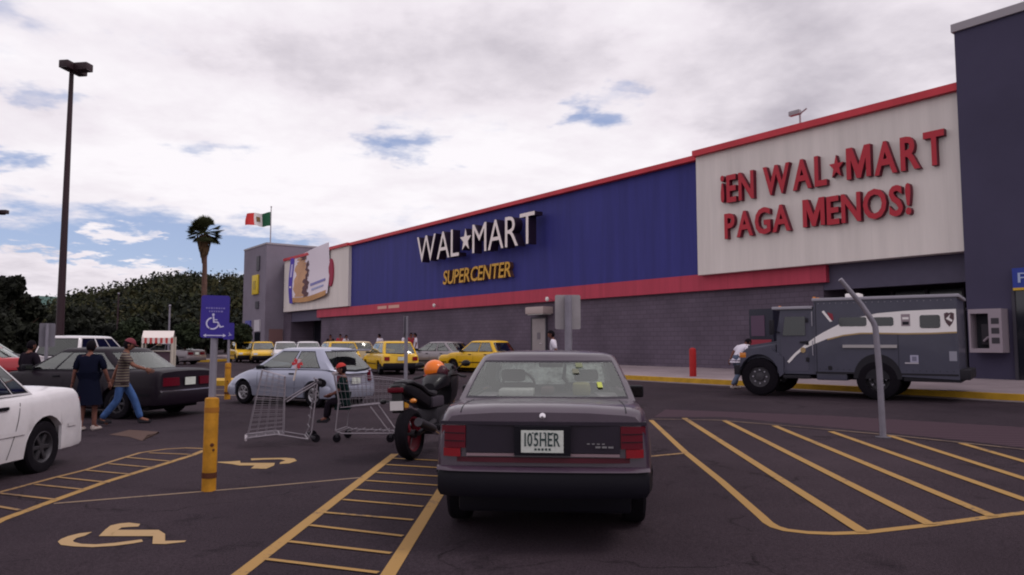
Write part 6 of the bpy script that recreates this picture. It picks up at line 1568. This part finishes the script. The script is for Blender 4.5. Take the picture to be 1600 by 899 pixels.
    if shirt:
        ns = ['pelvis', 'waist', 'chest', 'sl', 'sr', 'neck']
        P2 = dict(P_); 
        ex = dict(neck=.052, pelvis=(.158 * f_, .118 * f_), sl=.075, sr=.075)
        if sleeve:
            for a, b_ in (('sl', 'el'), ('sr', 'er')):
                nme = b_ + 's'; P_[nme] = P_[a].lerp(P_[b_], min(1, sleeve * 1.6)); rad[nme] = .052
            E2 = [('sl', 'els'), ('sr', 'ers')]
        else: E2 = []
        nn2 = ns + ([b_ for _, b_ in E2]); idx = {n_: i for i, n_ in enumerate(nn2)}; P_['neck2'] = P_['neck']
        pts = [P_[n_] if n_ != 'neck' else P_['chest'].lerp(P_['neck'], .80) for n_ in nn2]
        rr = []
        for n_ in nn2:
            r_ = ex.get(n_, rad[n_]); r_ = r_ if isinstance(r_, tuple) else (r_, r_); rr.append(((r_[0] + .016) * k, (r_[1] + .016) * k))
        ee = [(idx[a], idx[b_]) for a, b_ in E_ + E2 if a in idx and b_ in idx]
        sl_ = shirt_len or .07
        if sl_:
            pts.append(P_['pelvis'] + Vector((0, 0, -sl_ * k))); rr.append((.18 * f_ * k, .14 * f_ * k)); ee.append((idx['pelvis'], len(pts) - 1))
        v, f = skin_mesh(pts, ee, rr); m = MB(); m.add(v, f, shirt); m.build('shirt', t_, 60)
    if legs:
        P_['ktl'] = P_['kl'].lerp(P_['al'], max(0, leglen * 2 - 1)) if leglen > .5 else P_['hl'].lerp(P_['kl'], leglen * 2); P_['ktr'] = P_['kr'].lerp(P_['ar'], max(0, leglen * 2 - 1)) if leglen > .5 else P_['hr'].lerp(P_['kr'], leglen * 2)
        pts = [P_['pelvis'].lerp(P_['waist'], .5), P_['pelvis'] - Vector((0, 0, .02)), P_['hl'], P_['hr']]; rr = [(.16 * f_ * k, .13 * f_ * k), (.155 * f_ * k, .12 * f_ * k), (.10 * f_ * k,) * 2, (.10 * f_ * k,) * 2]; ee = [(0, 1), (1, 2), (1, 3)]
        if leglen > .5:
            pts += [P_['kl'], P_['kr'], P_['ktl'], P_['ktr']]; rr += [(.078 * k,) * 2, (.078 * k,) * 2, (.068 * k,) * 2, (.068 * k,) * 2]; ee += [(2, 4), (3, 5), (4, 6), (5, 7)]
        else: pts += [P_['ktl'], P_['ktr']]; rr += [(.095 * k,) * 2] * 2; ee += [(2, 4), (3, 5)]
        v, f = skin_mesh(pts, ee, rr); m = MB(); m.add(v, f, legs); m.build('trousers', t_, 60)
    if skirt:
        zt_, zb = 1.0 * k, .50 * k; m = MB(); L2 = []
        for i in range(7):
            u = i / 6; L2.append(((.15 + .07 * u) * f_ * k, zt_ + (zb - zt_) * u))
        vs = []; n = 24
        for r_, z in L2:
            for j in range(n):
                a = 2 * math.pi * j / n; rp = r_ * (1 + .05 * math.sin(a * 6) * (zt_ - z)); vs.append((rp * math.cos(a), rp * .85 * math.sin(a), z))
        m.add(vs, [(i * n + j, i * n + (j + 1) % n, (i + 1) * n + (j + 1) % n, (i + 1) * n + j) for i in range(6) for j in range(n)], skirt); m.build('skirt', t_, 60)
    for a, b_, s_ in (('al', 'tl', -1), ('ar', 'tr', 1)):
        m = MB(); an, to = P_[a], P_[b_]; d = (to - an); d.z = 0; d = d.normalized() if d.length > .01 else Vector((0, 1, 0)); sd_ = Vector((d.y, -d.x, 0))
        heel = an - d * .06 * k; slope_ = (to.z - an.z + .06 * k)
        SM = Matrix.Translation((heel.x, heel.y, max(an.z - .09 * k, 0))) @ Matrix((sd_, d, Vector((0, 0, 1)))).transposed().to_4x4() @ Matrix.Scale(k, 4)
        bmh_ = bmesh.new(); bmesh.ops.create_cube(bmh_, size=1)
        for q in bmh_.verts: y = q.co.y + .5; q.co = Vector((q.co.x * (.085 if y < .5 else .095), y * .27, .004 if q.co.z < 0 else (.105 if y < .5 else .055)))
        bmesh.ops.bevel(bmh_, geom=bmh_.edges[:], offset=.022, segments=2, affect='EDGES'); m.bm(bmh_, shoes, SM); m.build('shoe', t_)
    return t_
def on(px, py): g_ = G(px, py); return (g_.x, g_.y, g_.z)
navy = mat('navy_cloth', (.006, .007, .018), .95, spec=.05); denim = mat('denim', (.055, .115, .30), .9, var=.35, vscale=8); whitec = mat('white_cotton', (.62, .57, .66), .9); redc = mat('red_cloth', (.34, .03, .05), .9); darkc = mat('dark_cloth', (.014, .010, .016), .95, spec=.05); capred = mat('cap_red', (.42, .035, .03), .8); greenc = mat('dark_green_cloth', (.006, .016, .016), .95, spec=.06); greyc = mat('grey_blue_cloth', (.09, .11, .17), .9)
stripe_m = mat('striped_shirt', (.20, .17, .14), .9); t = stripe_m.node_tree; b = t.nodes['Principled BSDF']; co = t.nodes.new('ShaderNodeTexCoord'); wv = t.nodes.new('ShaderNodeTexWave'); wv.bands_direction = 'Z'; wv.inputs['Scale'].default_value = 6.5; wv.inputs['Distortion'].default_value = .4
rr_ = t.nodes.new('ShaderNodeValToRGB'); t.links.new(co.outputs['Object'], wv.inputs[0]); t.links.new(wv.outputs[0], rr_.inputs[0]); rr_.color_ramp.elements[0].position = .45; rr_.color_ramp.elements[0].color = (.045, .025, .035, 1); rr_.color_ramp.elements[1].position = .55; rr_.color_ramp.elements[1].color = (.17, .14, .11, 1); t.links.new(rr_.outputs[0], b.inputs['Base Color'])

walk = dict(hl=(-.095, 0, .90), kl=(-.10, .22, .52), al=(-.10, .36, .10), tl=(-.10, .52, .05), kr=(.10, -.06, .50), ar=(.10, -.34, .13), tr=(.10, -.20, .03), pelvis=(0, 0, .93))
person('person in a long dark top and skirt walking away with bare legs and pale shoes', on(136, 673), -12, 1.53, dict(kl=(-.09, .03, .50), al=(-.09, -.10, .10), tl=(-.09, .04, .03), kr=(.10, .06, .50), ar=(.10, .05, .09), tr=(.14, .18, .03), wr=(.33, .10, .92), er=(.28, .0, 1.14), wl=(-.30, .02, .90)), shirt=navy, sleeve=.6, skirt=navy, shoes=SHOEW, hair='short', shirt_len=.22, fat=1.15)
person('person in striped shirt and blue jeans striding to the right, arms swinging', on(188, 664), 68, 1.56, dict(walk, er=(.30, .22, 1.20), wr=(.30, .46, 1.12), el=(-.27, -.12, 1.14), wl=(-.29, -.20, .90)), shirt=stripe_m, legs=denim, hat=mat('cap_maroon', (.16, .03, .045), .8), lean=.10, skin=SKIN2)
x_, y_ = (49 - 800) / FPX * 15.2, 15.2
person('person in dark clothes standing behind the white sedan roof', (x_, y_, gz(x_, y_)), 20, 1.54, dict(er=(.27, .05, 1.13), wr=(.20, .25, 1.10)), shirt=darkc, sleeve=.9, legs=darkc, fat=1.15)
x_, y_ = (866 - 800) / FPX * 21.5, 21.5
person('person in a white shirt walking left below the side door, dark trousers', (x_, y_, gz(x_, y_)), -80, 1.74, dict(walk, el=(-.24, -.08, 1.14), wl=(-.26, -.16, .92)), shirt=whitec, legs=navy, lean=.08)
x_, y_, z_ = on(1152, 608)
person('person bending forward at the front bumper of the armoured truck', (x_, y_, z_), 62, 1.66, dict(kl=(-.10, .14, .52), al=(-.10, .02, .10), tl=(-.10, .18, .03), kr=(.10, .0, .50), ar=(.10, -.30, .12), tr=(.10, -.16, .03)), shirt=whitec, legs=greyc, lean=.75, shoes=SHOEW)
bpy.context.view_layer.update()
sp = cart.matrix_world @ Vector((-.38, 0, .58))
person('child in red cap and dark green shirt seated at the rear of the upright trolley', (sp.x, sp.y, sp.z - .95 * .69), -96, 1.22, dict(hl=(-.095, .03, .93), hr=(.095, .03, .93), kl=(-.11, .30, .93), kr=(.11, .30, .93), al=(-.10, .34, .58), ar=(.10, .34, .58), tl=(-.10, .46, .54), tr=(.10, .46, .54), el=(-.25, .08, 1.16), er=(.25, .08, 1.16), wl=(-.16, .26, 1.08), wr=(.16, .26, 1.08)), shirt=greenc, legs=darkc, hat=capred, hair='short', fat=1.2)
# small figures by the entrance and along the wall
for i, (px, d_, H_, sh, lg, az_, lb) in enumerate((
    (517, 43, 1.70, darkc, darkc, 170, 'small figure in dark clothes at the left end of the block wall'),
    (532, 42, 1.72, redc, darkc, 150, 'small figure in a red top near the left end of the block wall'),
    (541, 38, 1.66, whitec, darkc, 120, 'small figure in white with black hair above the silver hatchback roof'),
    (594, 40, 1.68, whitec, darkc, -60, 'small figure whose head shows over the yellow hatchback taxi roof'),
    (632, 38, 1.70, whitec, darkc, 100, 'small dark haired figure left of the one in red by the grey sedan'),
    (642, 38.5, 1.70, redc, darkc, 140, 'small figure in a red top left of the grey sedan'),
    (650, 36.5, 1.68, whitec, darkc, -100, 'small figure in white shirt nearest the grey sedan'))):
    D_ = 20.2 + .25 * (i % 3); d_ = D_ / (NX * (px - 800) / FPX + NY); x_ = (px - 800) / FPX * d_; z_ = WALKZ(D_)
    person(lb, (x_, d_, z_), az_, H_, None, shirt=sh, legs=lg)
